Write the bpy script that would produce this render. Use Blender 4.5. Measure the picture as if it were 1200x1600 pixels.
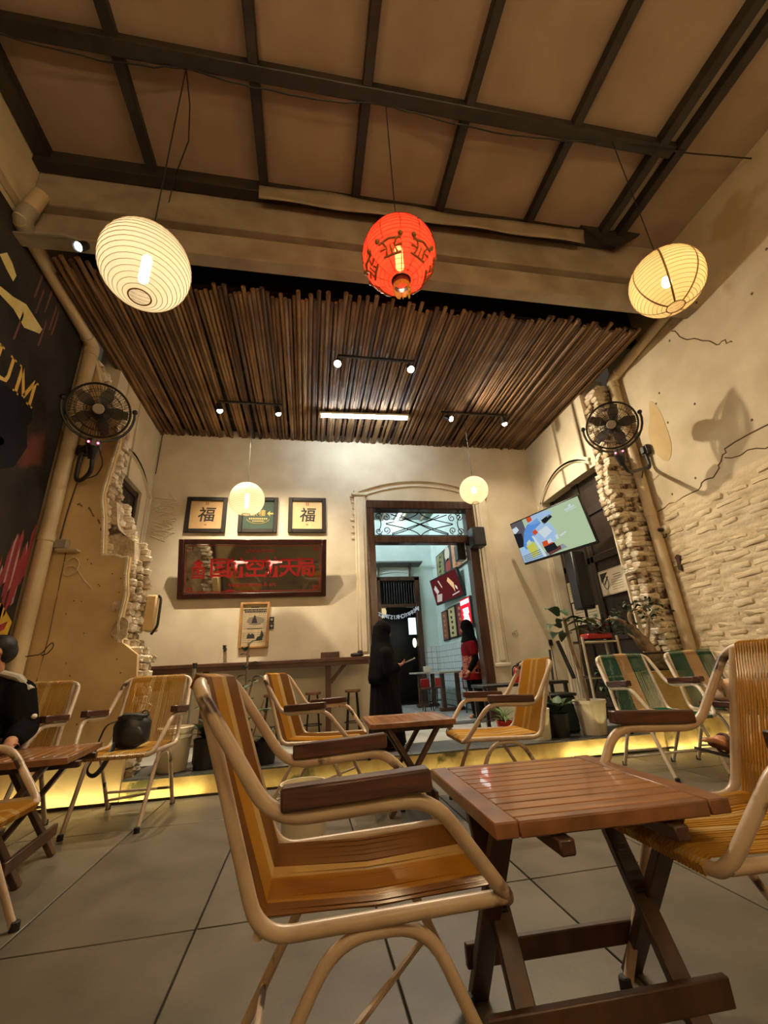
import bpy, bmesh, math, random
from mathutils import Vector, Matrix, Euler
random.seed(7)
for o in list(bpy.data.objects): bpy.data.objects.remove(o)
SC = bpy.context.scene
COL = SC.collection
PI = math.pi
U = 1.25            # one drawing unit of this script in metres

# ------------------------------------------------------------------ camera, world, exposure
cam = bpy.data.cameras.new('camera'); camo = bpy.data.objects.new('camera', cam); COL.objects.link(camo)
YAW, PITCH, ROLL, FPX = .18912, .36, -.05401, 659.43
_f = Vector((math.sin(YAW)*math.cos(PITCH), math.cos(YAW)*math.cos(PITCH), math.sin(PITCH)))
_r0 = Vector((math.cos(YAW), -math.sin(YAW), 0)); _u0 = _r0.cross(_f)
_r = _r0*math.cos(ROLL)+_u0*math.sin(ROLL); _u = _u0*math.cos(ROLL)-_r0*math.sin(ROLL)
M = Matrix.Identity(4)
for i in range(3):
    M[i][0] = _r[i]; M[i][1] = _u[i]; M[i][2] = -_f[i]
M.translation = Vector((0, 0, .8*U)); camo.matrix_world = M
cam.sensor_fit = 'HORIZONTAL'; cam.sensor_width = 36; cam.lens = 36*FPX/1200; cam.clip_start = .03
SC.camera = camo
W = bpy.data.worlds.new('night'); SC.world = W; W.use_nodes = True
W.node_tree.nodes['Background'].inputs[0].default_value = (.9, .7, .5, 1)
W.node_tree.nodes['Background'].inputs[1].default_value = .03
SC.view_settings.view_transform = 'Standard'; SC.view_settings.look = 'None'
SC.view_settings.gamma = 1; SC.view_settings.use_curve_mapping = False
EXPO = 0.9
SC.view_settings.exposure = EXPO
try:
    SC.cycles.max_bounces = 8; SC.cycles.diffuse_bounces = 4; SC.cycles.glossy_bounces = 3
    SC.cycles.transmission_bounces = 6; SC.cycles.transparent_max_bounces = 12
    SC.cycles.sample_clamp_indirect = 4; SC.cycles.caustics_reflective = False; SC.cycles.caustics_refractive = False
except Exception: pass
WARM = (1.0, .80, .56); WARM2 = (1.0, .83, .58); COOL = (.80, .93, 1.0); LEDC = (1.0, .84, .40)
P_LANTERN, P_REAR, P_SPOT = 10, 500, 62      # lamp watts
E_TUBE, E_INNER, E_LED = 105, 230, 44         # emission of tubes and LED strip

# ------------------------------------------------------------------ helpers
def lin(c):
    return tuple(((x/255)/12.92 if x <= 10 else (((x/255)+.055)/1.055)**2.4) for x in c)
class G:
    """collects geometry; build() links it as ONE mesh object"""
    def __init__(s): s.v = []; s.f = []; s.m = []; s.mi = 0
    def add(s, vs, fs):
        o = len(s.v); s.v += [tuple(v) for v in vs]
        for f in fs: s.f.append(tuple(i+o for i in f)); s.m.append(s.mi)
        return s
    def box(s, c, d, rot=None, ch=0.0):
        hx, hy, hz = d[0]/2, d[1]/2, d[2]/2
        c = Vector(c); R = rot.to_matrix() if isinstance(rot, Euler) else rot
        if ch <= 0:
            vs = [Vector((x*hx, y*hy, z*hz)) for x in (-1, 1) for y in (-1, 1) for z in (-1, 1)]
            fs = [(0, 1, 3, 2), (4, 6, 7, 5), (0, 4, 5, 1), (2, 3, 7, 6), (0, 2, 6, 4), (1, 5, 7, 3)]
        else:
            ch = min(ch, hx*.9, hy*.9, hz*.9); vs = []; ix = {}
            for x in (-1, 1):
                for y in (-1, 1):
                    for z in (-1, 1):
                        for k, v in enumerate(((x*hx, y*(hy-ch), z*(hz-ch)), (x*(hx-ch), y*hy, z*(hz-ch)), (x*(hx-ch), y*(hy-ch), z*hz))):
                            ix[(x, y, z, k)] = len(vs); vs.append(Vector(v))
            fs = []
            for a in (-1, 1):
                fs.append([ix[(a, y, z, 0)] for y, z in ((-1, -1), (1, -1), (1, 1), (-1, 1))])
                fs.append([ix[(x, a, z, 1)] for x, z in ((-1, -1), (1, -1), (1, 1), (-1, 1))])
                fs.append([ix[(x, y, a, 2)] for x, y in ((-1, -1), (1, -1), (1, 1), (-1, 1))])
                for b in (-1, 1):
                    fs.append([ix[(a, b, -1, 0)], ix[(a, b, 1, 0)], ix[(a, b, 1, 1)], ix[(a, b, -1, 1)]])
                    fs.append([ix[(a, -1, b, 0)], ix[(a, 1, b, 0)], ix[(a, 1, b, 2)], ix[(a, -1, b, 2)]])
                    fs.append([ix[(-1, a, b, 1)], ix[(1, a, b, 1)], ix[(1, a, b, 2)], ix[(-1, a, b, 2)]])
                    for d_ in (-1, 1): fs.append([ix[(a, b, d_, 0)], ix[(a, b, d_, 1)], ix[(a, b, d_, 2)]])
        if R is not None: vs = [R @ v for v in vs]
        return s.add([v+c for v in vs], fs)
    def bar(s, p, q, w, h, up=(0, 0, 1), ch=0.0):
        p = Vector(p); q = Vector(q); d = q-p; L = d.length; y = d.normalized()
        x = y.cross(Vector(up))
        if x.length < 1e-5: x = Vector((1, 0, 0))
        x.normalize(); z = x.cross(y)
        R = Matrix((x, y, z)).transposed()
        return s.box((p+q)/2, (w, L, h), R, ch)
    def tube(s, pts, r, n=8, closed=False, cap=True, flat=None):
        pts = [Vector(p) for p in pts]; N = len(pts)
        rs = r if isinstance(r, (list, tuple)) else [r]*N
        T = []
        for i in range(N):
            a = pts[(i-1) % N] if (closed or i > 0) else pts[i]
            b = pts[(i+1) % N] if (closed or i < N-1) else pts[i]
            T.append((b-a).normalized() if (b-a).length > 1e-9 else Vector((0, 0, 1)))
        up = Vector((0, 0, 1)) if abs(T[0].z) < .9 else Vector((1, 0, 0))
        x = T[0].cross(up).normalized(); vs = []
        for i in range(N):
            if i: 
                x = x - T[i]*x.dot(T[i])
                if x.length < 1e-6: x = T[i].orthogonal()
                x.normalize()
            y = T[i].cross(x)
            for k in range(n):
                a = 2*PI*k/n; ca, sa = math.cos(a), math.sin(a)
                if flat: sa *= flat
                vs.append(pts[i]+(x*ca+y*sa)*rs[i])
        fs = []
        for i in range(N if closed else N-1):
            j = (i+1) % N
            for k in range(n):
                l = (k+1) % n; fs.append((i*n+k, i*n+l, j*n+l, j*n+k))
        if not closed and cap:
            fs.append(tuple(range(n))[::-1]); fs.append(tuple((N-1)*n+k for k in range(n)))
        return s.add(vs, fs)
    def lathe(s, prof, n=24, c=(0, 0, 0), R=None, cap0=True, cap1=True):
        c = Vector(c); vs = []; N = len(prof)
        for r, z in prof:
            for k in range(n):
                a = 2*PI*k/n; v = Vector((r*math.cos(a), r*math.sin(a), z)); vs.append(c+(R @ v if R is not None else v))
        fs = [(i*n+k, i*n+(k+1) % n, (i+1)*n+(k+1) % n, (i+1)*n+k) for i in range(N-1) for k in range(n)]
        if cap0 and prof[0][0] > 1e-5: fs.append(tuple(range(n))[::-1])
        if cap1 and prof[-1][0] > 1e-5: fs.append(tuple((N-1)*n+k for k in range(n)))
        return s.add(vs, fs)
    def ell(s, c, d, n=16, m=10, R=None):
        c = Vector(c); vs = []
        for i in range(m+1):
            t = PI*i/m
            for k in range(n):
                a = 2*PI*k/n
                v = Vector((d[0]*math.sin(t)*math.cos(a), d[1]*math.sin(t)*math.sin(a), -d[2]*math.cos(t)))
                vs.append(c+(R @ v if R is not None else v))
        fs = [(i*n+k, i*n+(k+1) % n, (i+1)*n+(k+1) % n, (i+1)*n+k) for i in range(m) for k in range(n)]
        return s.add(vs, fs)
    def prism(s, poly, a0, a1, fn):
        """poly of (u,v) pulled from a0 to a1 along the third axis; fn(u,v,a)->xyz"""
        n = len(poly); vs = [fn(u, v, a0) for u, v in poly]+[fn(u, v, a1) for u, v in poly]
        fs = [tuple(range(n))[::-1], tuple(range(n, 2*n))]+[(i, (i+1) % n, n+(i+1) % n, n+i) for i in range(n)]
        return s.add(vs, fs)
    def loft(s, rings, cap=True):
        n = len(rings[0]); vs = [p for r in rings for p in r]; N = len(rings)
        fs = [(i*n+k, i*n+(k+1) % n, (i+1)*n+(k+1) % n, (i+1)*n+k) for i in range(N-1) for k in range(n)]
        if cap: fs += [tuple(range(n))[::-1], tuple((N-1)*n+k for k in range(n))]
        return s.add(vs, fs)
    def grid(s, P):
        R_, C_ = len(P), len(P[0])
        return s.add([p for r in P for p in r], [(i*C_+j, i*C_+j+1, (i+1)*C_+j+1, (i+1)*C_+j) for i in range(R_-1) for j in range(C_-1)])
    def mesh(s, name, sharp=38, fix=True):
        me = bpy.data.meshes.new(name); me.from_pydata([(x*U, y*U, z*U) for x, y, z in s.v], [], s.f)
        if any(s.m): me.polygons.foreach_set('material_index', s.m)
        if fix:
            bm = bmesh.new(); bm.from_mesh(me)
            bmesh.ops.remove_doubles(bm, verts=bm.verts, dist=1e-6)
            bmesh.ops.recalc_face_normals(bm, faces=bm.faces); bm.to_mesh(me); bm.free()
        me.polygons.foreach_set('use_smooth', [True]*len(me.polygons))
        me.set_sharp_from_angle(angle=math.radians(sharp)); me.update()
        return me
    def build(s, name, mat, parent=None, loc=None, rot=None, sharp=38, fix=True, **tags):
        me = s.mesh(name, sharp, fix)
        for m_ in (mat if isinstance(mat, (list, tuple)) else [mat]): me.materials.append(m_)
        return link(name, me, parent, loc, rot, **tags)
def link(name, me, parent=None, loc=None, rot=None, **tags):
    o = bpy.data.objects.new(name, me); COL.objects.link(o)
    if parent: o.parent = parent
    if loc: o.location = Vector(loc)*U
    if rot: o.rotation_euler = rot
    for k, v in tags.items():
        if v: o[k] = v
    return o
def thing(name, loc, label, category, group=None, rz=0.0, rot=None, s=1.0):
    o = bpy.data.objects.new(name, None); COL.objects.link(o); o.location = Vector(loc)*U
    o.rotation_euler = rot if rot else (0, 0, rz); o.scale = (s, s, s); o.empty_display_size = .1
    o['label'] = label; o['category'] = category
    if group: o['group'] = group
    return o
def dup(o, parent=None):
    c = o.copy(); COL.objects.link(c); c.parent = parent
    for ch in [x for x in bpy.data.objects if x.parent == o]: dup(ch, c)
    return c
def place(src, loc, label, rz=0.0, s=None, group=None):
    c = dup(src); c.location = Vector(loc)*U; c.rotation_euler = (0, 0, rz); c['label'] = label
    if s: c.scale = (s, s, s)
    if group: c['group'] = group
    return c
def rnd(pts, r, n=5, closed=False):
    """polyline with rounded corners"""
    pts = [Vector(p) for p in pts]; N = len(pts); out = []
    for i, p in enumerate(pts):
        if not closed and i in (0, N-1): out.append(p); continue
        a = pts[i-1]; b = pts[(i+1) % N]
        da = min(r, (a-p).length*.48); db = min(r, (b-p).length*.48)
        A = p+(a-p).normalized()*da; B = p+(b-p).normalized()*db
        for k in range(n+1):
            t = k/n; out.append(A*(1-t)**2+p*2*t*(1-t)+B*t*t)
    return out
def basis(x, y):
    x = Vector(x).normalized(); y = Vector(y).normalized(); z = x.cross(y)
    return Matrix((x, y, z)).transposed()
def text(body, size, c, xd, yd, mat, parent=None, name='lettering', ext=.0015, shear=0, bold=0, sx=1.0, **tags):
    cu = bpy.data.curves.new(name, 'FONT'); cu.body = body; cu.size = 1; cu.align_x = 'CENTER'; cu.align_y = 'CENTER'
    cu.shear = shear; cu.offset = bold; cu.resolution_u = 3
    t = bpy.data.objects.new(name, cu); COL.objects.link(t); bpy.context.view_layer.update()
    me = bpy.data.meshes.new_from_object(t.evaluated_get(bpy.context.evaluated_depsgraph_get()))
    bpy.data.objects.remove(t)
    B = basis(xd, yd); c = Vector(c); g = G()
    xs = [v.co for v in me.vertices]
    fr = [tuple(p.vertices) for p in me.polygons]; n0 = len(xs)
    g.add([c+B @ Vector((v.x*size*sx, v.y*size, 0)) for v in xs], fr)
    if ext:
        ed = {}
        for f in fr:
            for i in range(len(f)):
                k = (f[i], f[(i+1) % len(f)]); ed[k] = 1
        g.add([c+B @ Vector((v.x*size*sx, v.y*size, ext)) for v in xs], fr)
        for (a, b) in ed:
            if (b, a) not in ed: g.f.append((a, b, n0+b, n0+a)); g.m.append(0)
    bpy.data.meshes.remove(me)
    return g.build(name, mat, parent, **tags)

# ------------------------------------------------------------------ materials
def pm(name, c1, c2=None, scale=6, rough=.5, bump=0, metal=0, spec=.5, stretch=(1, 1, 1), detail=5, c3=None, s3=1.2, t3=.55, alpha=None, coat=0, trans=0, bscale=None, ramp=(.35, .65)):
    m = bpy.data.materials.new(name); m.use_nodes = True; nt = m.node_tree; N = nt.nodes; L = nt.links
    b = N['Principled BSDF']; b.inputs['Roughness'].default_value = rough; b.inputs['Metallic'].default_value = metal
    b.inputs['Specular IOR Level'].default_value = spec; b.inputs['Coat Weight'].default_value = coat
    b.inputs['Transmission Weight'].default_value = trans
    c1 = (*lin(c1), 1); b.inputs['Base Color'].default_value = c1
    if c2 is None and not bump: return m
    tc = N.new('ShaderNodeTexCoord'); mp = N.new('ShaderNodeMapping'); mp.inputs['Scale'].default_value = stretch
    L.new(tc.outputs['Object'], mp.inputs[0])
    nz = N.new('ShaderNodeTexNoise'); nz.inputs['Scale'].default_value = scale; nz.inputs['Detail'].default_value = detail
    L.new(mp.outputs[0], nz.inputs['Vector'])
    out = None
    if c2 is not None:
        rp = N.new('ShaderNodeValToRGB'); rp.color_ramp.elements[0].color = c1; rp.color_ramp.elements[1].color = (*lin(c2), 1)
        rp.color_ramp.elements[0].position = ramp[0]; rp.color_ramp.elements[1].position = ramp[1]
        L.new(nz.outputs[0], rp.inputs[0]); out = rp.outputs[0]
    if c3 is not None:
        n3 = N.new('ShaderNodeTexNoise'); n3.inputs['Scale'].default_value = s3; n3.inputs['Detail'].default_value = 6
        L.new(mp.outputs[0], n3.inputs['Vector'])
        r3 = N.new('ShaderNodeValToRGB'); r3.color_ramp.elements[0].position = t3; r3.color_ramp.elements[1].position = t3+.06
        L.new(n3.outputs[0], r3.inputs[0])
        mx = N.new('ShaderNodeMix'); mx.data_type = 'RGBA'; mx.inputs[7].default_value = (*lin(c3), 1)
        L.new(r3.outputs[0], mx.inputs[0])
        if out: L.new(out, mx.inputs[6])
        else: mx.inputs[6].default_value = c1
        out = mx.outputs[2]
    if out: L.new(out, b.inputs['Base Color'])
    if bump:
        nb = nz
        if bscale:
            nb = N.new('ShaderNodeTexNoise'); nb.inputs['Scale'].default_value = bscale; nb.inputs['Detail'].default_value = 6
            L.new(mp.outputs[0], nb.inputs['Vector'])
        bp = N.new('ShaderNodeBump'); bp.inputs['Strength'].default_value = bump; bp.inputs['Distance'].default_value = .02
        L.new(nb.outputs[0], bp.inputs['Height']); L.new(bp.outputs[0], b.inputs['Normal'])
    return m
def em(name, c, strength, lin_=False):
    m = bpy.data.materials.new(name); m.use_nodes = True; nt = m.node_tree; nt.nodes.clear()
    e = nt.nodes.new('ShaderNodeEmission'); o = nt.nodes.new('ShaderNodeOutputMaterial')
    e.inputs[0].default_value = (*(c if lin_ else lin(c)), 1); e.inputs[1].default_value = strength*2**-EXPO
    nt.links.new(e.outputs[0], o.inputs[0]); return m
def paper(name, c, tr=.35, glow=.0):
    """thin lampshade: lets part of the light through, scatters the rest"""
    m = bpy.data.materials.new(name); m.use_nodes = True; nt = m.node_tree; nt.nodes.clear(); N = nt.nodes.new; L = nt.links.new
    o = N('ShaderNodeOutputMaterial'); t = N('ShaderNodeBsdfTransparent'); a = N('ShaderNodeBsdfTranslucent'); d = N('ShaderNodeBsdfDiffuse')
    t.inputs[0].default_value = (*lin(c), 1); a.inputs[0].default_value = (*lin(c), 1); d.inputs[0].default_value = (*lin(c), 1)
    m1 = N('ShaderNodeMixShader'); m1.inputs[0].default_value = .35; L(a.outputs[0], m1.inputs[1]); L(d.outputs[0], m1.inputs[2])
    m2 = N('ShaderNodeMixShader'); m2.inputs[0].default_value = tr; L(m1.outputs[0], m2.inputs[1]); L(t.outputs[0], m2.inputs[2])
    L(m2.outputs[0], o.inputs[0]); return m
def cordmat(name, c, tr=.25):
    m = bpy.data.materials.new(name); m.use_nodes = True; nt = m.node_tree; N = nt.nodes.new; L = nt.links.new
    b = nt.nodes['Principled BSDF']; o = nt.nodes['Material Output']; b.inputs['Base Color'].default_value = (*lin(c), 1); b.inputs['Roughness'].default_value = .17
    a = N('ShaderNodeBsdfTranslucent'); a.inputs[0].default_value = (*lin(c), 1)
    x = N('ShaderNodeMixShader'); x.inputs[0].default_value = tr; L(b.outputs[0], x.inputs[1]); L(a.outputs[0], x.inputs[2]); L(x.outputs[0], o.inputs[0]); return m
def point(name, loc, watts, color, r=.03, parent=None):
    l = bpy.data.lights.new(name, 'POINT'); l.energy = watts; l.color = color; l.shadow_soft_size = r*U
    o = bpy.data.objects.new(name, l); COL.objects.link(o)
    if parent: o.parent = parent
    o.location = Vector(loc)*U; return o
def spot(name, loc, aim, watts, color, deg=80, r=.03, blend=.6, parent=None):
    l = bpy.data.lights.new(name, 'SPOT'); l.energy = watts; l.color = color; l.shadow_soft_size = r*U; l.spot_size = math.radians(deg); l.spot_blend = blend
    o = bpy.data.objects.new(name, l); COL.objects.link(o)
    if parent: o.parent = parent
    o.location = Vector(loc)*U; d = Vector(aim)-Vector(loc); o.rotation_euler = d.to_track_quat('-Z', 'Y').to_euler(); return o
MAT = dict(
 plaster=pm('cream_plaster', (212, 198, 170), (196, 180, 150), 2.2, .85, .12, bscale=14, c3=(186, 164, 128), s3=.9, t3=.62),
 plaster_back=pm('back_wall_plaster', (222, 210, 186), (206, 192, 166), 2, .85, .10, bscale=10),
 stub=pm('ochre_plaster', (216, 188, 138), (196, 166, 120), 2, .85, .12, bscale=12, c3=(160, 130, 92), s3=1.3, t3=.66),
 brick=pm('painted_brick', (232, 220, 198), (206, 190, 164), 9, .9, .6, bscale=30, c3=(150, 124, 96), s3=5, t3=.66),
 brickraw=pm('bare_brick', (206, 188, 158), (164, 142, 114), 8, .95, .8, bscale=28, c3=(84, 66, 52), s3=4, t3=.58),
 wallbrick=pm('cream_painted_brick', (214, 196, 164), (196, 176, 142), 6, .88, .5, bscale=26, c3=(120, 96, 68), s3=7, t3=.73),
 ceil=pm('ceiling_board', (166, 144, 122), (150, 128, 106), 1.6, .9, .03),
 steel=pm('dark_steel', (44, 36, 30), (30, 24, 20), 8, .55, .1),
 concrete=pm('grey_beam_paint', (160, 146, 126), (134, 118, 98), 3, .85, .15, bscale=10),
 tarp=pm('plastic_tarp', (150, 134, 112), (132, 116, 94), 4, .5, .1),
 dark=pm('dark_roof_boards', (36, 30, 26), (22, 18, 16), 6, .9, .2),
 floor=pm('grey_floor_tile', (122, 116, 106), (100, 95, 88), 3.2, .42, .06, spec=.45, bscale=30, c3=(142, 134, 122), s3=1.6, t3=.64),
 grout=pm('dark_grout', (66, 58, 50), None, rough=.9),
 plat=pm('light_platform_tile', (170, 168, 160), (150, 148, 142), 4, .35, .03),
 platd=pm('dark_granite_strip', (86, 86, 84), (66, 66, 66), 20, .35, .03),
 riser=pm('stained_riser', (206, 180, 116), (170, 142, 84), 5, .85, .3, bscale=18, c3=(96, 92, 48), s3=3.2, t3=.62),
 bam=[pm('bamboo_%d' % i, a, b, 3, .72, .15, stretch=(4, .7, 4), spec=.3) for i, (a, b) in enumerate((((128, 96, 66), (84, 60, 42)), ((150, 118, 80), (104, 76, 52)), ((96, 70, 52), (62, 46, 34)), ((136, 108, 82), (92, 70, 52))))],
 pvc=pm('cream_pvc', (206, 186, 152), (188, 166, 130), 3, .45, .05),
 pvcd=pm('smoky_plastic', (84, 76, 68), None, rough=.4),
 pvcg=pm('grey_pvc', (150, 142, 128), None, rough=.4),
 door=pm('dark_brown_door', (52, 38, 30), (36, 26, 22), 5, .5, .15, stretch=(1, 1, .25)),
 frame=pm('brown_gloss_wood', (74, 46, 34), (50, 30, 24), 6, .25, .1, stretch=(3, 3, .4)),
 black=pm('black_plastic', (20, 19, 19), (30, 28, 27), 8, .4),
 blackw=pm('black_wood_frame', (34, 27, 23), (24, 19, 17), 8, .4, .1),
 tubec=pm('cream_tube_paint', (196, 174, 150), (176, 152, 128), 7, .32, .04, c3=(60, 38, 26), s3=6, t3=.635),
 tubew=pm('white_tube_paint', (206, 194, 176), (190, 176, 156), 7, .32, .04, c3=(90, 64, 44), s3=6, t3=.67),
 arm=pm('dark_red_wood', (84, 50, 41), (56, 33, 27), 7, .33, .12, stretch=(6, .6, 6)),
 cordA=cordmat('amber_cord', (190, 136, 44)), cordD=cordmat('brown_cord', (132, 86, 36)), cordC=cordmat('cream_cord', (206, 172, 108)),
 cordG=cordmat('green_cord', (14, 82, 56)), cordB=cordmat('beige_cord', (196, 156, 104)), cordT=cordmat('straw_cord', (188, 140, 58)),
 teak=pm('teak_slats', (166, 112, 66), (128, 84, 48), 5, .3, .08, stretch=(.5, 6, 6), coat=.5),
 teakd=pm('teak_frame', (140, 92, 56), (104, 67, 42), 5, .34, .08, stretch=(2, 2, 2), coat=.2),
 teakl=pm('teak_legs', (78, 50, 34), (54, 34, 24), 5, .42, .1, stretch=(3, 3, .6)),
 chrome=pm('worn_chrome', (190, 180, 168), None, rough=.25, metal=1),
 rubber=pm('black_rubber', (24, 22, 20), None, rough=.7),
 white=pm('white_plastic', (226, 216, 192), (210, 198, 170), 4, .4, .03),
 soil=pm('potting_soil', (52, 40, 30), (32, 24, 18), 20, .95, .6),
 leaf=pm('green_leaf', (62, 88, 48), (40, 64, 34), 5, .45), leafd=pm('dark_leaf', (40, 58, 36), (26, 40, 26), 6, .5), leafl=pm('light_leaf', (104, 128, 74), (78, 104, 56), 6, .45),
 bark=pm('grey_bark', (168, 144, 116), (112, 92, 72), 10, .9, .5),
 stone=pm('mossy_stone', (120, 106, 82), (78, 70, 52), 7, .95, .7),
 skin=pm('skin', (186, 132, 100), (172, 116, 86), 6, .5), hair=pm('black_hair', (24, 20, 18), (14, 12, 11), 20, .6, .2),
 cloth=pm('black_cloth', (11, 10, 11), (7, 6, 7), 8, .9, .1, spec=.08), cloth2=pm('charcoal_cloth', (40, 38, 38), (30, 29, 29), 8, .85, .1),
 redcloth=pm('red_tunic', (112, 10, 18), (84, 8, 14), 5, .9, .1, spec=.1), batik=pm('batik_print', (150, 92, 66), (104, 22, 24), 26, .8, .1, ramp=(.45, .55)),
 greyc=pm('grey_white_panel', (178, 168, 152), (150, 142, 128), 8, .8), jeans=pm('dark_trousers', (34, 34, 38), (26, 26, 30), 8, .85),
 paperw=pm('certificate_paper', (216, 204, 180), None, rough=.7), ink=pm('black_ink', (30, 26, 24), None, rough=.6), inkg=pm('grey_ink', (120, 108, 92), None, rough=.7),
 tan=pm('calligraphy_paper', (206, 172, 122), (190, 152, 104), 3, .7), tanl=pm('pale_calligraphy_paper', (222, 200, 152), (208, 180, 130), 3, .7),
 seal=pm('faded_red_seal', (170, 104, 78), None, rough=.7), greenp=pm('dark_green_print', (40, 66, 54), None, rough=.4), gold=pm('gold_print', (196, 164, 84), None, rough=.4),
 mirror=pm('sign_mirror', (176, 170, 158), None, rough=.05, metal=1), redp=pm('red_sign_paint', (168, 26, 28), None, rough=.4), redf=pm('dark_red_frame', (64, 24, 20), (44, 16, 14), 6, .3, .05),
 news=pm('old_newsprint', (190, 172, 138), (172, 152, 118), 5, .8), newsf=pm('light_wood_frame', (176, 132, 78), (150, 108, 62), 6, .45, .05),
 inwall=pm('pale_blue_wall', (206, 222, 216), (190, 208, 202), 2, .8, .06), inceil=pm('pale_ceiling', (104, 110, 106), None, rough=.85),
 iron=pm('black_iron', (26, 24, 24), None, rough=.45, metal=.4), glassy=pm('dark_glass', (16, 16, 18), None, rough=.08),
 bagc=pm('beige_canvas', (206, 176, 146), (186, 154, 124), 9, .85, .2), bagb=pm('black_nylon', (24, 23, 24), (38, 36, 36), 6, .5, .2),
 red=pm('red_metal', (170, 34, 30), None, rough=.3), brown=pm('brown_wood', (96, 60, 40), (70, 42, 30), 6, .4, .1), cable=pm('black_cable', (22, 20, 19), None, rough=.5),
)
def glasspane(name):
    m = bpy.data.materials.new(name); m.use_nodes = True; nt = m.node_tree; N = nt.nodes.new; L = nt.links.new
    o = nt.nodes['Material Output']; t = N('ShaderNodeBsdfTransparent'); g = N('ShaderNodeBsdfGlossy'); g.inputs['Roughness'].default_value = .03
    x = N('ShaderNodeMixShader'); x.inputs[0].default_value = .06; L(t.outputs[0], x.inputs[1]); L(g.outputs[0], x.inputs[2]); L(x.outputs[0], o.inputs[0]); return m
MAT['pane'] = glasspane('clear_pane')
def struct(g, name, mat, **k): return g.build(name, mat, kind='structure', **k)
XYZ = lambda u, v, a: (u, v, a)
XZ = lambda u, v, a: (u, a, v)       # poly in x,z pulled along y
YZ = lambda u, v, a: (a, u, v)       # poly in y,z pulled along x

# ------------------------------------------------------------------ floor, platform
XL, XR, YS, YB, ZC, ZB = -2.27, 3.86, 3.93, 5.6, 5.0, 4.08
IL, IR = -2.06, 3.48
fl = struct(G().box(((XL+XR)/2, .4, -.07), (XR-XL+.6, 7.6, .11)), 'floor', MAT['grout'])
xs = [XL]+[-2.24+.625*k for k in range(1, 10) if -2.24+.625*k < XR-.1]+[XR]; ys = [-3.3, -3.04+1.25, -.54, .71, 1.96, 3.21, YS]
TM = [pm('grey_floor_tile_%d' % i, tuple(c+d for c in (106, 97, 84)), tuple(c+d for c in (86, 79, 68)), 3.0, .40, .05, spec=.45, bscale=34, c3=tuple(c+d+14 for c in (106, 97, 84)), s3=1.4, t3=.66) for i, d in enumerate((0, -5, 5))]
for i in range(len(xs)-1):
    for j in range(len(ys)-1):
        a, b, c, d = xs[i]+.0035, xs[i+1]-.0035, ys[j]+.0035, ys[j+1]-.0035
        G().box((0, 0, -.008), (b-a, d-c, .016), ch=.002).build('tile', TM[(i*5+j*3) % 3], fl, ((a+b)/2, (c+d)/2, 0))
pf = struct(G().box((1.26, 4.78, .064), (5.2, 1.66, .124)).box((-1.8, 4.93, .064), (.95, 1.34, .124)), 'platform', MAT['grout'])
g = G()
P = []
for k in range(60):
    x = -1.34+(3.22+1.34)*k/59; P.append([(x, 3.925-.006*random.random(), z) for z in (-.002, .03, .06, .09, .126)])
g.grid(P); g.build('riser', MAT['riser'], pf, fix=False)
for i in range(len(xs)-1):
    for (c, d, m) in ((3.92, 4.47, 'platd'), (4.475, 5.05, 'plat'), (5.055, 5.6, 'plat')):
        a = max(xs[i], -1.335) if c < 4 else xs[i]; b = xs[i+1]
        if c < 4: b = min(b, 3.24)
        if b-a > .02: G().box((0, 0, .133), (b-a-.005, d-c, .014), ch=.002).build('tile', MAT[m], pf, ((a+b)/2, (c+d)/2, 0))
# ------------------------------------------------------------------ outer walls
struct(G().box((XL-.08, .3, 2.5), (.16, 7.3, 5.1)), 'wall_left', MAT['plaster'])
wr = struct(G().box((XR+.08, .3, 2.5), (.16, 7.3, 5.1)), 'wall_right', MAT['plaster'])
struct(G().box(((XL+XR)/2, -3.38, 2.5), (XR-XL+.3, .16, 5.1)), 'wall_rear', MAT['plaster'])
struct(G().box((XL+.03, .2, 4.33), (.06, 5.0, .05), ch=.01), 'trim_1', MAT['plaster'])
# painted bricks that stand proud in the lower right wall
BR = []
for k in range(8):
    R = random.Random(40+k); me = G().box((0, 0, 0), (.034, .15+.016*k, .052+R.uniform(-.006, .008)), ch=.010).mesh('brick', 60); b_ = bmesh.new(); b_.from_mesh(me)
    bmesh.ops.subdivide_edges(b_, edges=[e for e in b_.edges if e.calc_length() > .035*U], cuts=2, use_grid_fill=True)
    for v in b_.verts: v.co += Vector((R.uniform(-1, 1), R.uniform(-1.2, 1.2), R.uniform(-1, 1)))*.0055*U
    b_.to_mesh(me); b_.free(); me.polygons.foreach_set('use_smooth', [True]*len(me.polygons)); me.set_sharp_from_angle(angle=.9); me.materials.append(MAT['wallbrick']); BR.append(me)
from mathutils import noise
P = []
for j in range(111):
    y = 1.0+2.86*j/110; row = []
    for i in range(91):
        z = 2.36*i/90; fade = min(1, (2.36-z)/.12)*min(1, (y-1.0)/.2)
        h = .010+.012*noise.fractal(Vector((y*5, z*11, 1.3)), 1, 2, 4)+.006*math.sin(z*2*PI/.082+.6*math.sin(y*3)); row.append((XR-max(.0005, h*fade), y, z))
    P.append(row)
G().grid(P).build('eroded_render', MAT['wallbrick'], wr, fix=False, sharp=180)
nb = 0
for r in range(28):
    z = .06+r*.082
    y = 3.84-(.13 if r % 2 else .02)
    while y > 1.15 and nb < 296:
        top = 2.35-.10*(3.9-y)*.2+.1*math.sin(y*5)
        if z < top and random.random() < (.93 if z < 1.8 else .75):
            link('brick', random.choice(BR), wr, (XR+.003-.007*random.random(), y-.12, z+random.uniform(-.01, .01)), (random.uniform(-.05, .05), random.uniform(-.15, .15), random.uniform(-.05, .05))); nb += 1
        y -= .235+random.uniform(-.02, .05)
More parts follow.
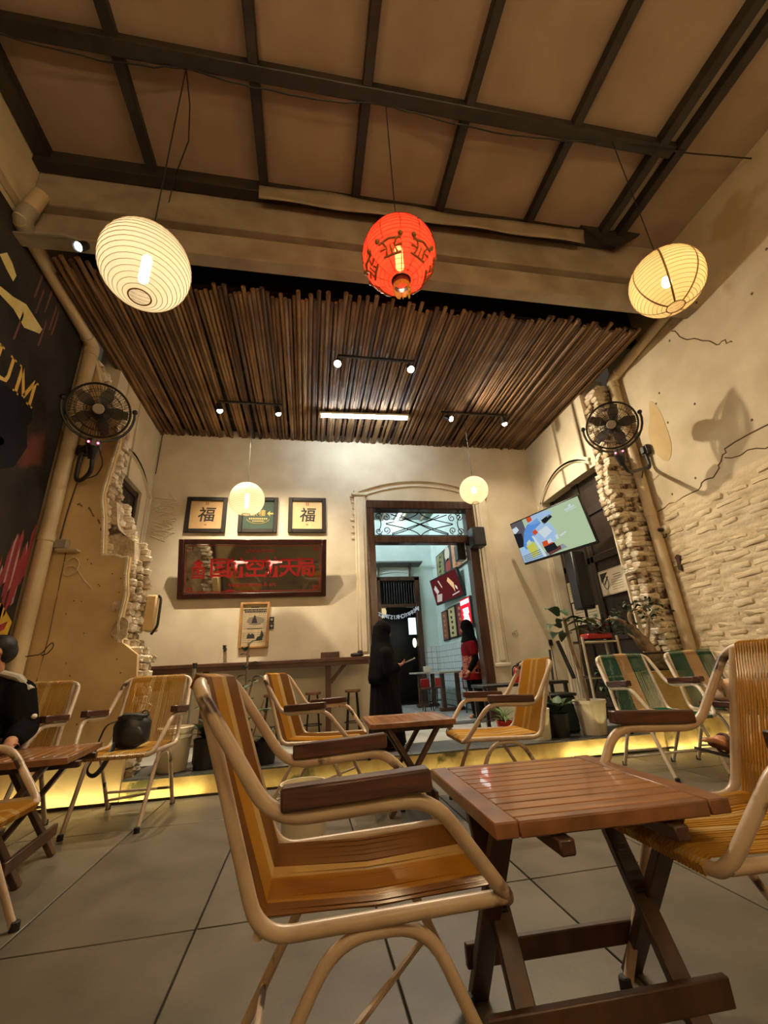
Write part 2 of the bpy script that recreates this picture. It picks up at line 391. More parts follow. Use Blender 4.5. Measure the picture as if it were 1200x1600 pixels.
# water stain on the right wall
def blob(c, ry, rz, n=40, amp=.12, seed=0):
    R = random.Random(seed); ph = [R.uniform(0, 6.28) for _ in range(4)]
    return [(c[0]+ry*math.cos(2*PI*k/n)*(1+amp*sum(math.sin(j*2*PI*k/n+ph[j-1])/j for j in range(1, 5))), c[1]+rz*math.sin(2*PI*k/n)*(1+amp*sum(math.cos(j*2*PI*k/n+ph[j-1])/j for j in range(1, 5)))) for k in range(n)]
g = G(); g.prism(blob((3.52, 3.16), .12, .34, seed=9, amp=.18), XR-.003, XR+.01, YZ); g.build('water_stain', pm('ochre_stain', (204, 180, 134), (192, 166, 120), 3, .85), wr)
def crack(pts, r, mat, par, name='crack', n=6, j=.02):
    out = []
    for a, b in zip(pts[:-1], pts[1:]):
        for k in range(n):
            t = k/n; out.append(tuple(a[i]+(b[i]-a[i])*t+(random.uniform(-j, j) if i else 0) for i in range(3)))
    out.append(pts[-1]); return G().tube(out, r, 5).build(name, mat, par)
crackm = pm('crack_brown', (104, 84, 60), None, rough=.95)  # plain brown for cracks and chips
crack([(XR, 3.83, 2.32), (XR, 3.3, 2.36), (XR, 3.05, 2.42), (XR, 2.9, 2.6), (XR, 2.4, 2.62), (XR, 1.4, 2.6)], .007, crackm, wr)
crack([(XR, 2.95, 2.52), (XR, 2.5, 2.42), (XR, 1.4, 2.45)], .006, crackm, wr)
crack([(XR, 3.0, 4.1), (XR, 2.85, 3.85), (XR, 2.62, 3.6), (XR, 2.5, 3.5)], .006, crackm, wr)
for k in range(16):
    G().ell((XR, random.uniform(1.6, 3.7), random.uniform(2.4, 4.4)), (.004, .012, .014), 8, 6).build('chip', crackm, wr)
# ------------------------------------------------------------------ upper ceiling: boards between dark steel bars
cl = struct(G().box(((XL+XR)/2, -.2, ZC+.06), (XR-XL+.3, 6.1, .05)), 'ceiling', MAT['dark'])
rx = [XL, -1.37, -.435, .395, 1.21, 2.14, 3.08, XR]; ry = [-3.3, -1.55, .15, 1.85, 2.78]
for i in range(7):
    for j in range(4):
        P = [[(rx[i]+(rx[i+1]-rx[i])*u/4, ry[j]+(ry[j+1]-ry[j])*v/4, ZC-.02*math.sin(PI*u/4)*math.sin(PI*v/4)*random.uniform(.2, 1)) for v in range(5)] for u in range(5)]
        G().grid(P).build('ceiling_board', MAT['ceil'], cl, fix=False)
for x in rx[1:6]: G().box((x, -.26, ZC-.035), (.075, 6.05, .09), ch=.006).build('ceiling_bar', MAT['steel'], cl)
for x in (XL+.07, 2.965, 3.16): G().box((x, -.26, ZC-.04), (.12 if x < 0 else .085, 6.05, .11), ch=.006).build('ceiling_bar', MAT['steel'], cl)
G().box((3.062, -.26, ZC-.015), (.05, 6.05, .02)).build('ceiling_bar', MAT['concrete'], cl, label='pale strip between the twin bars')
for y in (-1.55, .15, 1.85): G().box(((XL+3.1)/2, y, ZC-.05), (3.1-XL, .10, .085), ch=.006).build('cross_bar', MAT['steel'], cl)
G().box(((XL+3.15)/2, 2.68, ZC-.07), (3.15-XL, .10, .14), ch=.006).build('cross_bar', MAT['steel'], cl)
g = G(); g.prism([(2.72, 4.99), (3.42, 4.99), (3.14, 4.78), (2.95, 4.80)], 2.60, 2.63, XZ); g.build('gusset_plate', MAT['steel'], cl)
# beams above the opening
bm_ = struct(G().box(((XL+XR)/2, 2.86, 4.75), (XR-XL, .24, .50), ch=.01).box(((XL+XR)/2, 2.89, 4.44), (XR-XL, .14, .14)), 'beam_upper', MAT['concrete'])
struct(G().box(((XL+XR)/2, 2.755, 4.215), (XR-XL, .09, .30), ch=.012).box(((XL+XR)/2, 2.70, 4.075), (XR-XL, .05, .022), ch=.004), 'beam_lower', MAT['concrete'])
P = []
for k in range(41):
    x = -.47+3.2*k/40
    P.append([(x, 2.628-.006*v+.008*math.sin(x*7+v), 4.755+.036*v+.018*v/4*math.sin(x*2.7+1)+.006*math.sin(x*9)*v/4) for v in range(5)])
g = G().grid(P); o = g.build('tarp_strip', MAT['tarp'], fix=False); o['label'] = 'pale plastic tarp strip draped along the top of the concrete beam'; o['category'] = 'tarp'
md = o.modifiers.new('thick', 'SOLIDIFY'); md.thickness = .005
# roof over the back bay and bamboo ceiling
struct(G().box(((XL+XR)/2, 4.32, 4.98), (XR-XL+.3, 2.9, .05)), 'ceiling_back', MAT['dark'])
struct(G().box(((XL+XR)/2, 3.45, 4.62), (XR-XL, .04, .7)), 'trim_2', MAT['dark'])
bc = thing('bamboo_ceiling', (0, 3.0, ZB), 'ceiling of dark bamboo poles laid side by side behind the beam', 'bamboo ceiling'); bc['kind'] = 'structure'
def bamboo(L, r, mat):
    pr = []; z = 0
    while z < L:
        pr += [(r*.97, z), (r*.94, z+.15), (r*.97, z+.27), (r*1.09, z+.285), (r*1.02, z+.30)]; z += .30+.03*random.random()
    pts = [(0, p[1], 0) for p in pr if p[1] < L]+[(0, L, 0)]; rs = [p[0] for p in pr if p[1] < L]+[r*.95]
    g = G().tube(pts, rs, 7); me = g.mesh('bamboo_pole', 50); me.materials.append(mat); return me
BAM = [bamboo(2.62+.02*k, .0185+.0017*(k % 4), MAT['bam'][k % 4]) for k in range(8)]
x = IL-.05; k = 0
while x < IR+.02:
    k += 1
    link('bamboo_pole', random.choice(BAM), bc, (x, random.uniform(-.06, .07)-.02*math.sin(x*3), random.uniform(-.006, .010)), (random.uniform(-.004, .004), random.uniform(0, 6.28), random.gauss(0, .007)))
    x += .0395+random.uniform(-.004, .006)
for y in (.35, 1.2, 2.2): G().tube([(IL-.05, y, .05), (IR, y, .05)], .022, 8).build('batten', MAT['bam'][2], bc)
G().box(((IL+IR)/2, 1.32, .085), (IR-IL+.1, 2.5, .012)).build('backing_board', MAT['dark'], bc)
for i in range(5):
    link('bamboo_pole', BAM[i], bc, (IL+.0+.06*i, -.13-.03*(i % 2), -.012), (random.uniform(-.01, .01), 0, random.uniform(-.05, .03)))
# ------------------------------------------------------------------ back wall with the tall doorway
g = G()
for (x0, x1, z0, z1) in ((XL, .82, 0, 4.3), (2.44, XR, 0, 4.3), (.82, 2.44, 3.11, 4.3)): g.box(((x0+x1)/2, YB+.14, (z0+z1)/2), (x1-x0, .28, z1-z0))
wb = struct(g, 'wall_back', MAT['plaster_back'])
def arch(cx, hw, spring, rise, n=18, sgn=1):
    Rr = (hw*hw+rise*rise)/(2*rise); cz = spring+rise-Rr; a = math.asin(hw/Rr)
    return [(cx+Rr*math.sin(-a+2*a*k/n), cz+Rr*math.cos(-a+2*a*k/n)) for k in range(n+1)]
for k, (hw, sp, rise, w, d) in enumerate(((.985, 3.24, .22, .05, .045), (.86, 3.20, .17, .03, .03))):
    pts = [(x, YB-d/2+.005, z) for x, z in arch(1.63, hw, sp, rise)]
    g = G()
    for a, b in zip(pts[:-1], pts[1:]): g.bar(a, b, d, w, up=(0, 0, 1))
    struct(g, 'trim_%d' % (3+k), MAT['plaster_back'])
for k, (x0, x1, z0, z1) in enumerate(((.64, .80, .98, 3.2), (2.47, 2.64, .80, 3.2))):
    g = G().box(((x0+x1)/2, YB-.02, (z0+z1)/2), (x1-x0, .04, z1-z0), ch=.012).box(((x0+x1)/2, YB-.045, (z0+z1)/2), ((x1-x0)*.55, .03, z1-z0-.1), ch=.012).box(((x0+x1)/2, YB-.03, z0), (x1-x0+.05, .06, .05), ch=.012).box(((x0+x1)/2, YB-.03, z1), (x1-x0+.07, .07, .05), ch=.012)
    struct(g, 'trim_%d' % (5+k), MAT['plaster_back'])
# small squared relief left on the wall beside the doorway and at the left corner
g = G()
for k in range(16): g.box((.66+.05*(k % 2)+random.uniform(-.02, .02), YB-.006, 2.55+.045*k), (.12, .02, .036), ch=.006)
struct(g, 'trim_7', MAT['plaster_back'])
g = G()
for k in range(26): g.tube(rnd([(-1.85+random.uniform(-.16, .16), YB, 2.5+.023*k), (-1.85+random.uniform(-.16, .16), YB, 2.52+.023*k), (-1.85+random.uniform(-.16, .16), YB, 2.5+.023*k+random.uniform(-.05, .1))], .06), .010, 6)
struct(g, 'trim_8', MAT['plaster_back'])
# doorway frame
d1 = struct(G().box((.868, YB+.05, 1.56), (.105, .16, 2.98), ch=.008), 'door_1', MAT['frame'])
G().box((2.36, YB+.05, 1.56), (.13, .16, 2.98), ch=.008).build('jamb', MAT['frame'], d1)
G().box((1.615, YB+.05, 3.055), (1.60, .18, .125), ch=.01).build('header', MAT['frame'], d1)
G().box((1.615, YB+.05, 2.53), (1.40, .15, .10), ch=.008).build('transom_bar', MAT['frame'], d1)
G().box((1.615, YB+.05, .146), (1.40, .2, .02), ch=.005).build('threshold', MAT['platd'], d1)
g = G()
x0, x1, z0, z1 = .925, 2.29, 2.585, 2.99; y = YB+.06; cx, cz = (x0+x1)/2, (z0+z1)/2; R_ = .0075
Q = lambda u, v: (cx+u*(x1-x0)/2, y, cz+v*(z1-z0)/2)
def curve(p, n=14):
    out = []
    for k in range(n+1):
        t = k/n; a = [Vector(q) for q in p]
        while len(a) > 1: a = [a[i]*(1-t)+a[i+1]*t for i in range(len(a)-1)]
        out.append(a[0])
    return out
def spiral(c, r, a0, turns, n=18, s=1):
    return [(c[0]+r*(1-.72*k/n)*math.cos(a0+s*turns*2*PI*k/n), c[1], c[2]+r*(1-.72*k/n)*math.sin(a0+s*turns*2*PI*k/n)) for k in range(n+1)]
g.tube([Q(-1, .86), Q(1, .86)], R_, 6); g.tube([Q(-1, -.86), Q(1, -.86)], R_, 6)
for s in (-1, 1):
    g.tube(curve([Q(0, .95), Q(.06*s, .5), Q(.35*s, .3), Q(.74*s, .02)]), R_, 6)
    g.tube(curve([Q(0, -.95), Q(.06*s, -.5), Q(.35*s, -.3), Q(.74*s, -.02)]), R_, 6)
    g.tube([Q(-.62*s, .72), Q(.62*s, -.72)], R_, 6); g.tube(curve([Q(-.62*s, -.8), Q(-.3*s, -.6), Q(.1*s, .1), Q(.45*s, .7)]), R_, 6)
    for v in (-1, 1):
        g.tube(spiral(Q(.73*s, .48*v), .055, PI/2*v, 1.3, s=s*v), R_*.9, 6); g.tube(spiral(Q(.9*s, .55*v), .05, 0, 1.2, s=-s*v), R_*.9, 6); g.tube(spiral(Q(.88*s, .88*v), .04, PI, 1.2, s=s*v), R_*.9, 6)
    g.tube(curve([Q(.93*s, .6), Q(.82*s, .3), Q(.82*s, -.3), Q(.93*s, -.6)]), R_, 6)
g.build('scroll_grille', MAT['iron'], d1)
# ------------------------------------------------------------------ side walls of the back bay, with arched openings
def sidewall(x0, x1, y0, y1, oy0, oy1, oz0, sp, rise, top):
    g = G(); f = lambda poly: g.prism(poly, x0, x1, YZ)
    f([(y0, 0), (oy0, 0), (oy0, top), (y0, top)]); f([(oy1, 0), (y1, 0), (y1, top), (oy1, top)])
    if oz0 > .01: f([(oy0, 0), (oy1, 0), (oy1, oz0), (oy0, oz0)])
    A = arch((oy0+oy1)/2, (oy1-oy0)/2, sp, rise)
    for a, b in zip(A[:-1], A[1:]): f([a, b, (b[0], top), (a[0], top)])
    return g
struct(sidewall(IL-.22, IL, 4.22, YB, 4.35, 5.29, 1.05, 3.035, .01, 4.3), 'wall_left_inner', MAT['plaster_back'])
struct(sidewall(IR, IR+.38, 4.12, YB, 4.14, 5.43, .14, 3.05, .01, 4.3), 'wall_right_inner', MAT['plaster_back'])
for k, (x, cy) in enumerate(((IL, 4.86), (IR, 4.78))):
    sg = 1 if x < 0 else -1; g = G()
    for hw, w in ((.70, .05), (.62, .03)):
        pts = [(x+sg*.012, yy, zz) for yy, zz in arch(cy, hw, 3.05, .29)]
        pts = [q for q in pts if 4.2 < q[1] < 5.58]
        for a, b in zip(pts[:-1], pts[1:]): g.bar(a, b, .035, w, up=(0, 0, 1))
    g.box((x+sg*.012, 5.53, 1.6), (.035, .06, 2.9), ch=.008).box((x+sg*.012, 5.46, 1.6), (.03, .025, 2.9), ch=.006)
    struct(g, 'trim_%d' % (9+k), MAT['plaster_back'])
w1 = struct(G().box((IL-.07, 4.82, 2.04), (.03, .96, 2.0)), 'window_1', MAT['door'])
for y in (4.40, 4.82, 5.25): G().box((IL-.045, y, 2.04), (.03, .06, 1.98), ch=.005).build('stile', MAT['door'], w1)
for z in (1.6, 2.35, 2.98): G().box((IL-.045, 4.82, z), (.03, .92, .06), ch=.005).build('rail', MAT['door'], w1)
d2 = struct(G().box((3.64, 4.78, 1.75), (.04, 1.32, 3.2)), 'door_2', MAT['door'])
for y in (4.16, 4.76, 4.83, 5.38): G().box((3.612, y, 1.7), (.03, .07, 3.1), ch=.006).build('stile', MAT['door'], d2)
for z in (.3, 1.05, 2.0, 2.6): G().box((3.612, 4.78, z), (.03, 1.25, .09), ch=.006).build('rail', MAT['door'], d2)
# ------------------------------------------------------------------ broken front wall: left stub
FE = [(-1.353, .0), (-1.353, .86), (-1.37, 1.03), (-1.50, 1.13), (-1.53, 1.28), (-1.514, 1.52), (-1.54, 1.69), (-1.545, 1.855), (-1.75, 1.875), (-1.80, 2.216), (-1.85, 2.43), (-1.82, 2.8), (-1.80, 3.0), (-1.86, 3.34), (-2.05, 3.64), (-2.17, 3.97)]
BE = [(-1.33, .0), (-1.335, .87), (-1.34, 1.0), (-1.47, 1.17), (-1.475, 1.45), (-1.47, 1.75), (-1.50, 2.01), (-1.66, 2.13), (-1.71, 2.40), (-1.84, 2.46), (-1.86, 2.8), (-1.87, 3.1), (-1.93, 3.5), (-2.10, 3.75), (-2.2, 4.0)]
def lerp_edge(E, z):
    for (a, b) in zip(E[:-1], E[1:]):
        if a[1] <= z <= b[1]: return a[0]+(b[0]-a[0])*(z-a[1])/max(1e-6, b[1]-a[1])
    return E[-1][0]
sl = struct(G().prism(FE+[(XL-.02, 3.97), (XL-.02, 0)], 3.945, 4.0, XZ), 'wall_stub_left', MAT['stub'])
g = G(); C2 = [(min(x, lerp_edge(FE, z)+.30)-.05, z) for x, z in BE]; g.prism(C2+[(XL-.02, 4.0), (XL-.02, 0)], 4.0, 4.24, XZ); g.build('rubble_core', MAT['brickraw'], sl)
BK = []
for k in range(10):
    R = random.Random(k); g = G(); a, b, c = (.15+R.uniform(-.03, .03))/2, .05, (.054+R.uniform(-.006, .006))/2; g.box((0, 0, 0), (2*a, 2*b, 2*c), ch=.010)
    me = g.mesh('brick', 60); b_ = bmesh.new(); b_.from_mesh(me); bmesh.ops.subdivide_edges(b_, edges=[e for e in b_.edges if e.calc_length() > .03*U], cuts=2, use_grid_fill=True)
    for v in b_.verts: v.co += Vector((R.uniform(-1, 1), R.uniform(-1, 1), R.uniform(-1, 1)))*.0065*U
    b_.to_mesh(me); b_.free(); me.polygons.foreach_set('use_smooth', [True]*len(me.polygons)); me.set_sharp_from_angle(angle=.7)
    me.materials.append(MAT['brick'] if k % 4 else MAT['brickraw']); BK.append(me)
z = .17
while z < 3.95:
    xf, xb = lerp_edge(FE, z), lerp_edge(BE, z)
    for yy, xe in ((4.035, xf+.012), (4.11, max(xf, (xf+xb)/2)+.01), (4.20, xb)):
        link('brick', random.choice(BK), sl, (xe-.06+random.uniform(-.018, .014), yy, z), (random.uniform(-.06, .06), random.uniform(-.08, .08), random.uniform(-.2, .2)))
    z += .064
# plaster ridges where the face broke away
for (a, b) in zip(FE[3:-1], FE[4:]):
    crack([(a[0]-.02, 3.945, a[1]), (b[0]-.02, 3.945, b[1])], .014, MAT['brick'], sl, 'plaster_edge', 4, .008)
g = G()
for k in range(26):
    x, z = random.uniform(-2.0, -1.45), random.uniform(.5, 1.9)
    if x < lerp_edge(FE, z)-.05: g.ell((x, 3.945, z), (.006, .003, .006), 6, 4)
g.build('chip', crackm, sl, kind='stuff')
g = G().prism(blob((-1.52, 1.23), .07, .09, amp=.2, seed=5), 3.938, 3.95, XZ).prism(blob((-1.58, 1.42), .05, .05, amp=.2, seed=6), 3.938, 3.95, XZ); g.build('patch', MAT['brickraw'], sl)
crack([(-2.05, 3.945, 2.34), (-1.95, 3.945, 2.31), (-1.86, 3.945, 2.2), (-1.82, 3.945, 2.1)], .006, crackm, sl)
crack([(-2.06, 3.945, 1.9), (-2.05, 3.945, 1.2), (-2.08, 3.945, .6)], .004, crackm, sl, j=.004)
# right stub: end of the side wall, bare bricks
FR = [(3.36, .0), (3.36, .66), (3.60, .72), (3.60, .95), (3.56, 1.21), (3.545, 1.42), (3.55, 1.58), (3.50, 1.70), (3.57, 1.83), (3.545, 2.12), (3.44, 2.45), (3.455, 2.7), (3.475, 2.92), (3.51, 3.18), (3.55, 3.5), (3.57, 4.1)]
sr = struct(G().prism([(x+.05, z) for x, z in FR if z > .7]+[(XR+.02, 4.1), (XR+.02, .72)], 3.955, 4.14, XZ), 'wall_stub_right', MAT['brick'])
z = .76
while z < 4.06:
    xe = lerp_edge(FR, z); x = xe+random.uniform(-.02, .03)
    while x < XR-.02:
        link('brick', random.choice(BK), sr, (x+.05, 3.985+random.uniform(-.02, .016), z), (random.uniform(-.07, .07), random.uniform(-.06, .06), random.uniform(-.12, .12)))
        x += .150
    link('brick', random.choice(BK), sr, (xe+.03+random.uniform(-.02, .02), 4.08, z), (random.uniform(-.06, .06), random.uniform(-.06, .06), random.uniform(-.2, .2)))
    z += .058
lw = G()
P = []
for k in range(14):
    x = 3.20+.67*k/13; P.append([(x, 3.80-.012*random.random(), .66*v/12) for v in range(13)])
lw.grid(P); lw.box((3.535, 3.965, .33), (.66, .33, .662), ch=.02); struct(lw, 'wall_low_right', MAT['riser'])
# ------------------------------------------------------------------ the room behind the doorway
g = G()
for (x0, x1, z0, z1) in ((-1.5, 1.46, 0, 4.2), (2.42, 3.0, 0, 4.2), (1.46, 2.42, 2.70, 4.2)): g.box(((x0+x1)/2, 9.06, (z0+z1)/2), (x1-x0, .12, z1-z0))
struct(g, 'wall_far', MAT['inwall'])
struct(G().box((2.83, 7.5, 2.1), (.14, 3.3, 4.2)), 'wall_far_right', MAT['inwall'])
struct(G().box((-1.5, 7.5, 2.1), (.14, 3.3, 4.2)), 'wall_far_left', MAT['inwall'])
fi = struct(G().box((.7, 7.45, .06), (4.5, 3.2, .124)), 'floor_inner', MAT['grout'])
for i in range(8):
    for j in range(6):
        G().box((0, 0, .131), (.515, .53, .016), ch=.002).build('tile', MAT['plat'], fi, (-1.25+.52*i, 6.15+.535*j, 0))
ci = struct(G().box((.7, 7.45, 4.09), (4.5, 3.3, .06)), 'ceiling_inner', MAT['inceil'])
for i in range(9): G().box((-1.1+.46*i, 7.45, 4.045), (.05, 3.1, .03)).build('ceiling_batten', MAT['concrete'], ci)
tilem = bpy.data.materials.new('white_square_tile'); tilem.use_nodes = True; nt = tilem.node_tree
bt = nt.nodes.new('ShaderNodeTexBrick'); bt.offset = 0; bt.inputs['Color1'].default_value = (*lin((214, 222, 220)), 1); bt.inputs['Color2'].default_value = (*lin((204, 214, 214)), 1); bt.inputs['Mortar'].default_value = (*lin((120, 132, 136)), 1)
bt.inputs['Scale'].default_value = 1; bt.inputs['Brick Width'].default_value = .14; bt.inputs['Row Height'].default_value = .14; bt.inputs['Mortar Size'].default_value = .006
sp_ = nt.nodes.new('ShaderNodeSeparateXYZ'); cb = nt.nodes.new('ShaderNodeCombineXYZ'); tc = nt.nodes.new('ShaderNodeTexCoord'); ad = nt.nodes.new('ShaderNodeMath')
nt.links.new(tc.outputs['Object'], sp_.inputs[0]); nt.links.new(sp_.outputs[0], ad.inputs[0]); nt.links.new(sp_.outputs[1], ad.inputs[1]); nt.links.new(ad.outputs[0], cb.inputs[0]); nt.links.new(sp_.outputs[2], cb.inputs[1]); nt.links.new(cb.outputs[0], bt.inputs[0])
nt.links.new(bt.outputs[0], nt.nodes['Principled BSDF'].inputs['Base Color']); nt.nodes['Principled BSDF'].inputs['Roughness'].default_value = .25
struct(G().box((2.745, 7.4, .68), (.03, 3.1, 1.10)).box((2.59, 8.985, .68), (.34, .03, 1.10)), 'trim_11', tilem)
d3 = struct(G().box((1.50, 9.0, 1.42), (.09, .16, 2.56), ch=.008), 'door_3', MAT['frame'])
G().box((2.355, 9.0, 1.42), (.11, .16, 2.56), ch=.008).build('jamb', MAT['frame'], d3)
G().box((1.93, 9.0, 2.67), (.96, .16, .09), ch=.008).build('header', MAT['frame'], d3)
G().box((1.93, 9.0, 2.09), (.80, .14, .07), ch=.008).build('transom_bar', MAT['frame'], d3)
for k in range(14): G().tube([(1.58+.055*k, 9.0, 2.12), (1.58+.055*k, 9.0, 2.63)], .010, 6).build('grille_bar', MAT['iron'], d3)
g = G().box((1.93, 10.4, 1.4), (2.4, .06, 3)).box((.75, 9.75, 1.4), (.05, 1.3, 3)).box((3.1, 9.75, 1.4), (.05, 1.3, 3)).box((1.93, 9.75, 2.9), (2.4, 1.3, .05)).box((1.93, 9.75, .12), (2.4, 1.3, .04))
struct(g, 'wall_yard', MAT['black'])
g = G().prism([(8.999, 3.0), (8.68, 3.0), (8.68, 2.97), (8.999, 2.94)], 1.2, 2.45, YZ)
o = g.build('ledge_shelf', MAT['inceil']); o['label'] = 'long white wall ledge above the far dark door'; o['category'] = 'shelf'
for x in (1.5, 2.2): G().prism([(8.995, 2.93), (8.75, 2.96), (8.995, 2.72)], x, x+.02, YZ).build('bracket', MAT['brown'], o)
A = arch(1.93, .56, 2.74, .10); g = G()
for a, b in zip(A[:-1], A[1:]): g.bar((a[0], 8.99, a[1]), (b[0], 8.99, b[1]), .03, .04)
struct(g, 'trim_12', MAT['inwall'])

# ------------------------------------------------------------------ lamps
def xf(g, Mx): g.v = [tuple(Mx @ Vector(v)) for v in g.v]; return g
whitepaper = paper('white_lantern_paper', (246, 236, 212), .16); redpaper = paper('red_lantern_cloth', (255, 60, 36), .28)
yellowpaper = paper('cream_lantern_paper', (252, 226, 168), .16); wire = pm('lantern_wire', (150, 118, 70), None, rough=.6)
def lantern(name, loc, r, top, label, mat, bulb, E, red=False, tilt=(0, 0), oblate=1.0, top_xy=None, seams=0):
    t = thing(name, loc, label, 'lantern', None if red else 'paper lanterns hung from the ceiling')
    n = 22; pr = []
    for k in range(n*2+1):
        a = .24+(PI-.48)*k/(2*n); w = 1.0 if k % 2 == 0 else .985
        pr.append((r*math.sin(a)*w, -r*oblate*math.cos(a)))
    Rm = Euler((tilt[0], tilt[1], .3)).to_matrix()
    g = G().lathe(pr, 40, (0, 0, 0), Rm, False, False); g.build('shade', mat, t, sharp=80, fix=False)
    g = G()
    for k in range(0, 2*n+1, 2):
        rr, z = pr[k]; g.tube([Rm @ Vector((rr*1.002*math.cos(a*PI/16), rr*1.002*math.sin(a*PI/16), z)) for a in range(32)], .0016, 4, closed=True)
    g.build('rib_wire', wire if not red else MAT['redf'], t, kind='stuff', fix=False)
    if seams:
        g = G()
        for k in range(seams):
            a = k*2*PI/seams; g.tube([Rm @ Vector((pr[i][0]*1.004*math.cos(a), pr[i][0]*1.004*math.sin(a), pr[i][1])) for i in range(0, 2*n+1, 2)], .006, 6, flat=.3)
        g.build('seam', wire, t)
    for sg, nm in ((-1, 'bottom_ring'), (1, 'top_ring')):
        z = sg*r*oblate*math.cos(.24); g = G().tube([Rm @ Vector((r*.24*math.cos(a*PI/12), r*.24*math.sin(a*PI/12), z)) for a in range(24)], .006 if red else .004, 6, closed=True)
        if sg > 0: g.tube([Rm @ Vector((-r*.24, 0, z)), Rm @ Vector((r*.24, 0, z))], .003, 5)
        g.build(nm, MAT['redf'] if red else wire, t)
    if bulb == 'long': g = G().lathe([(.001, -.12), (.016, -.115), (.026, -.10), (.026, .06), (.014, .075), (.012, .10)], 14)
    else: g = G().lathe([(.001, -.045), (.022, -.038), (.032, -.012), (.026, .02), (.012, .045)], 14)
    g.build('bulb', em('bulb_'+name+str(len(bpy.data.materials)), WARM if red else WARM2, E, True), t)
    G().lathe([(.014, .07 if bulb == 'long' else .04), (.016, .15), (.006, .17)], 12).build('bulb_holder', MAT['white'], t)
    tx = top_xy if top_xy else (0, 0)
    G().tube([(0, 0, .16), (0, 0, r), (tx[0], tx[1], top-loc[2])], .004, 6).build('cord', MAT['cable'], t)
    return t
lantern('paper_lantern', (-.905, 1.888, 2.96), .23, 4.93, 'large white paper lantern hanging at the left before the concrete beam', whitepaper, 'long', P_LANTERN*2.7)
lantern('paper_lantern', (2.50, 1.851, 3.30), .235, 4.93, 'large cream paper lantern hanging at the right beside the plastered wall', yellowpaper, 'round', P_LANTERN*6, seams=7)
lantern('paper_lantern', (-.73, 4.887, 2.815), .205, ZB, 'small white paper lantern hanging before the framed calligraphy row', whitepaper, 'long', P_LANTERN*1.6)
lantern('paper_lantern', (2.118, 4.76, 2.945), .185, ZB, 'small white paper lantern hanging at the upper right of the doorway', whitepaper, 'round', P_LANTERN*4.5)
rl = lantern('red_lantern', (.55, 1.891, 3.285), .235, 4.93, 'round red cloth lantern with gold characters and yellow fringe', redpaper, 'long', P_LANTERN*11, red=True, oblate=.95)
g = G()
for k in range(12):
    a = k*PI/6+.35; g.tube([(.2365*math.sin(t)*math.cos(a), .2365*math.sin(t)*math.sin(a), -.224*math.cos(t)) for t in [.3+.245*j for j in range(11)]], .0022, 5)
g.build('seam', MAT['redf'], rl)
for k in range(6):
    a = -2.10+k*PI/3
    def S(u, v):        # u along the equator, v downwards
        t = .92+1.25*v; u *= 1.25; return Vector((.239*math.sin(t)*math.cos(a+u/.185), .239*math.sin(t)*math.sin(a+u/.185), -.226*math.cos(t)))
    g = G()
    for c, w in (([(-.05, .12), (0, .15), (.05, .12)], .008), ([(-.05, -.14), (0, -.16), (.05, -.14)], .008), ([(-.03, -.13), (-.02, -.02), (-.055, .0)], .007), ([(.03, -.13), (.02, -.02), (.055, .0)], .007), ([(0, -.15), (0, .02)], .006), ([(-.02, .0), (-.03, .10), (-.05, .16)], .007), ([(.02, .0), (.03, .10), (.05, .16)], .007)):
        g.tube([S(*q) for q in c], w, 6)
    for s in (-1, 1): g.ell(S(.05*s, .2), (.016, .016, .016), 8, 6)
    g.build('gold_character', pm('dark_gold_paint_%d' % k, (140, 100, 40), None, rough=.5), rl)
g = G().lathe([(.050, -.262), (.053, -.218)], 20, cap0=False, cap1=False); g.build('collar', MAT['redf'], rl)
g = G()
for k in range(46):
    a = k*2*PI/46; l = random.uniform(.03, .055); g.tube([(.050*math.cos(a), .050*math.sin(a), -.255), (.053*math.cos(a), .053*math.sin(a), -.255-l)], .003, 4)
g.tube([(.03, -.03, -.28), (.032, -.035, -.39)], .006, 6)
g.build('fringe', pm('yellow_fringe', (224, 170, 60), None, rough=.6), rl, kind='stuff')
# unseen lanterns behind the viewpoint, added to light the near chairs and floor
lantern('paper_lantern', (-.9, -1.3, 3.1), .23, 4.93, 'white paper lantern added as unseen light behind the viewpoint, at the left', whitepaper, 'long', P_REAR*6)
lantern('paper_lantern', (.8, -1.5, 3.2), .23, 4.93, 'white paper lantern added as unseen light behind the viewpoint, in the middle', whitepaper, 'long', P_REAR*6)
lantern('paper_lantern', (2.5, -1.3, 3.1), .23, 4.93, 'white paper lantern added as unseen light behind the viewpoint, at the right', whitepaper, 'long', P_REAR*6)
g = G(); pts = [(XL, 1.85, 4.90), (-1.48, 1.93, 4.91), (-.905, 1.888, 4.92), (-.29, 1.93, 4.91), (.55, 1.891, 4.92), (1.6, 1.93, 4.91), (2.5, 1.851, 4.92), (XR, 1.79, 4.92)]
P = []
for a, b in zip(pts[:-1], pts[1:]):
    for k in range(8): t = k/8; P.append((a[0]+(b[0]-a[0])*t, a[1]+(b[1]-a[1])*t+random.uniform(-.006, .006), a[2]+(b[2]-a[2])*t-.03*math.sin(PI*t)))
P.append(pts[-1]); o = g.tube(P, .006, 5).build('ceiling_cable', MAT['cable']); o['label'] = 'thin black cable strung along under the steel cross bar of the ceiling'; o['category'] = 'cable'
o = G().tube([(-.905, 1.88, 4.91), (-.93, 2.1, 4.9), (-1.0, 2.35, 4.91), (-1.16, 2.6, 4.87), (-1.2, 2.66, 4.6)], .005, 5).build('ceiling_cable', MAT['cable']); o['label'] = 'short black cable running from the left lantern to the beam'; o['category'] = 'cable'
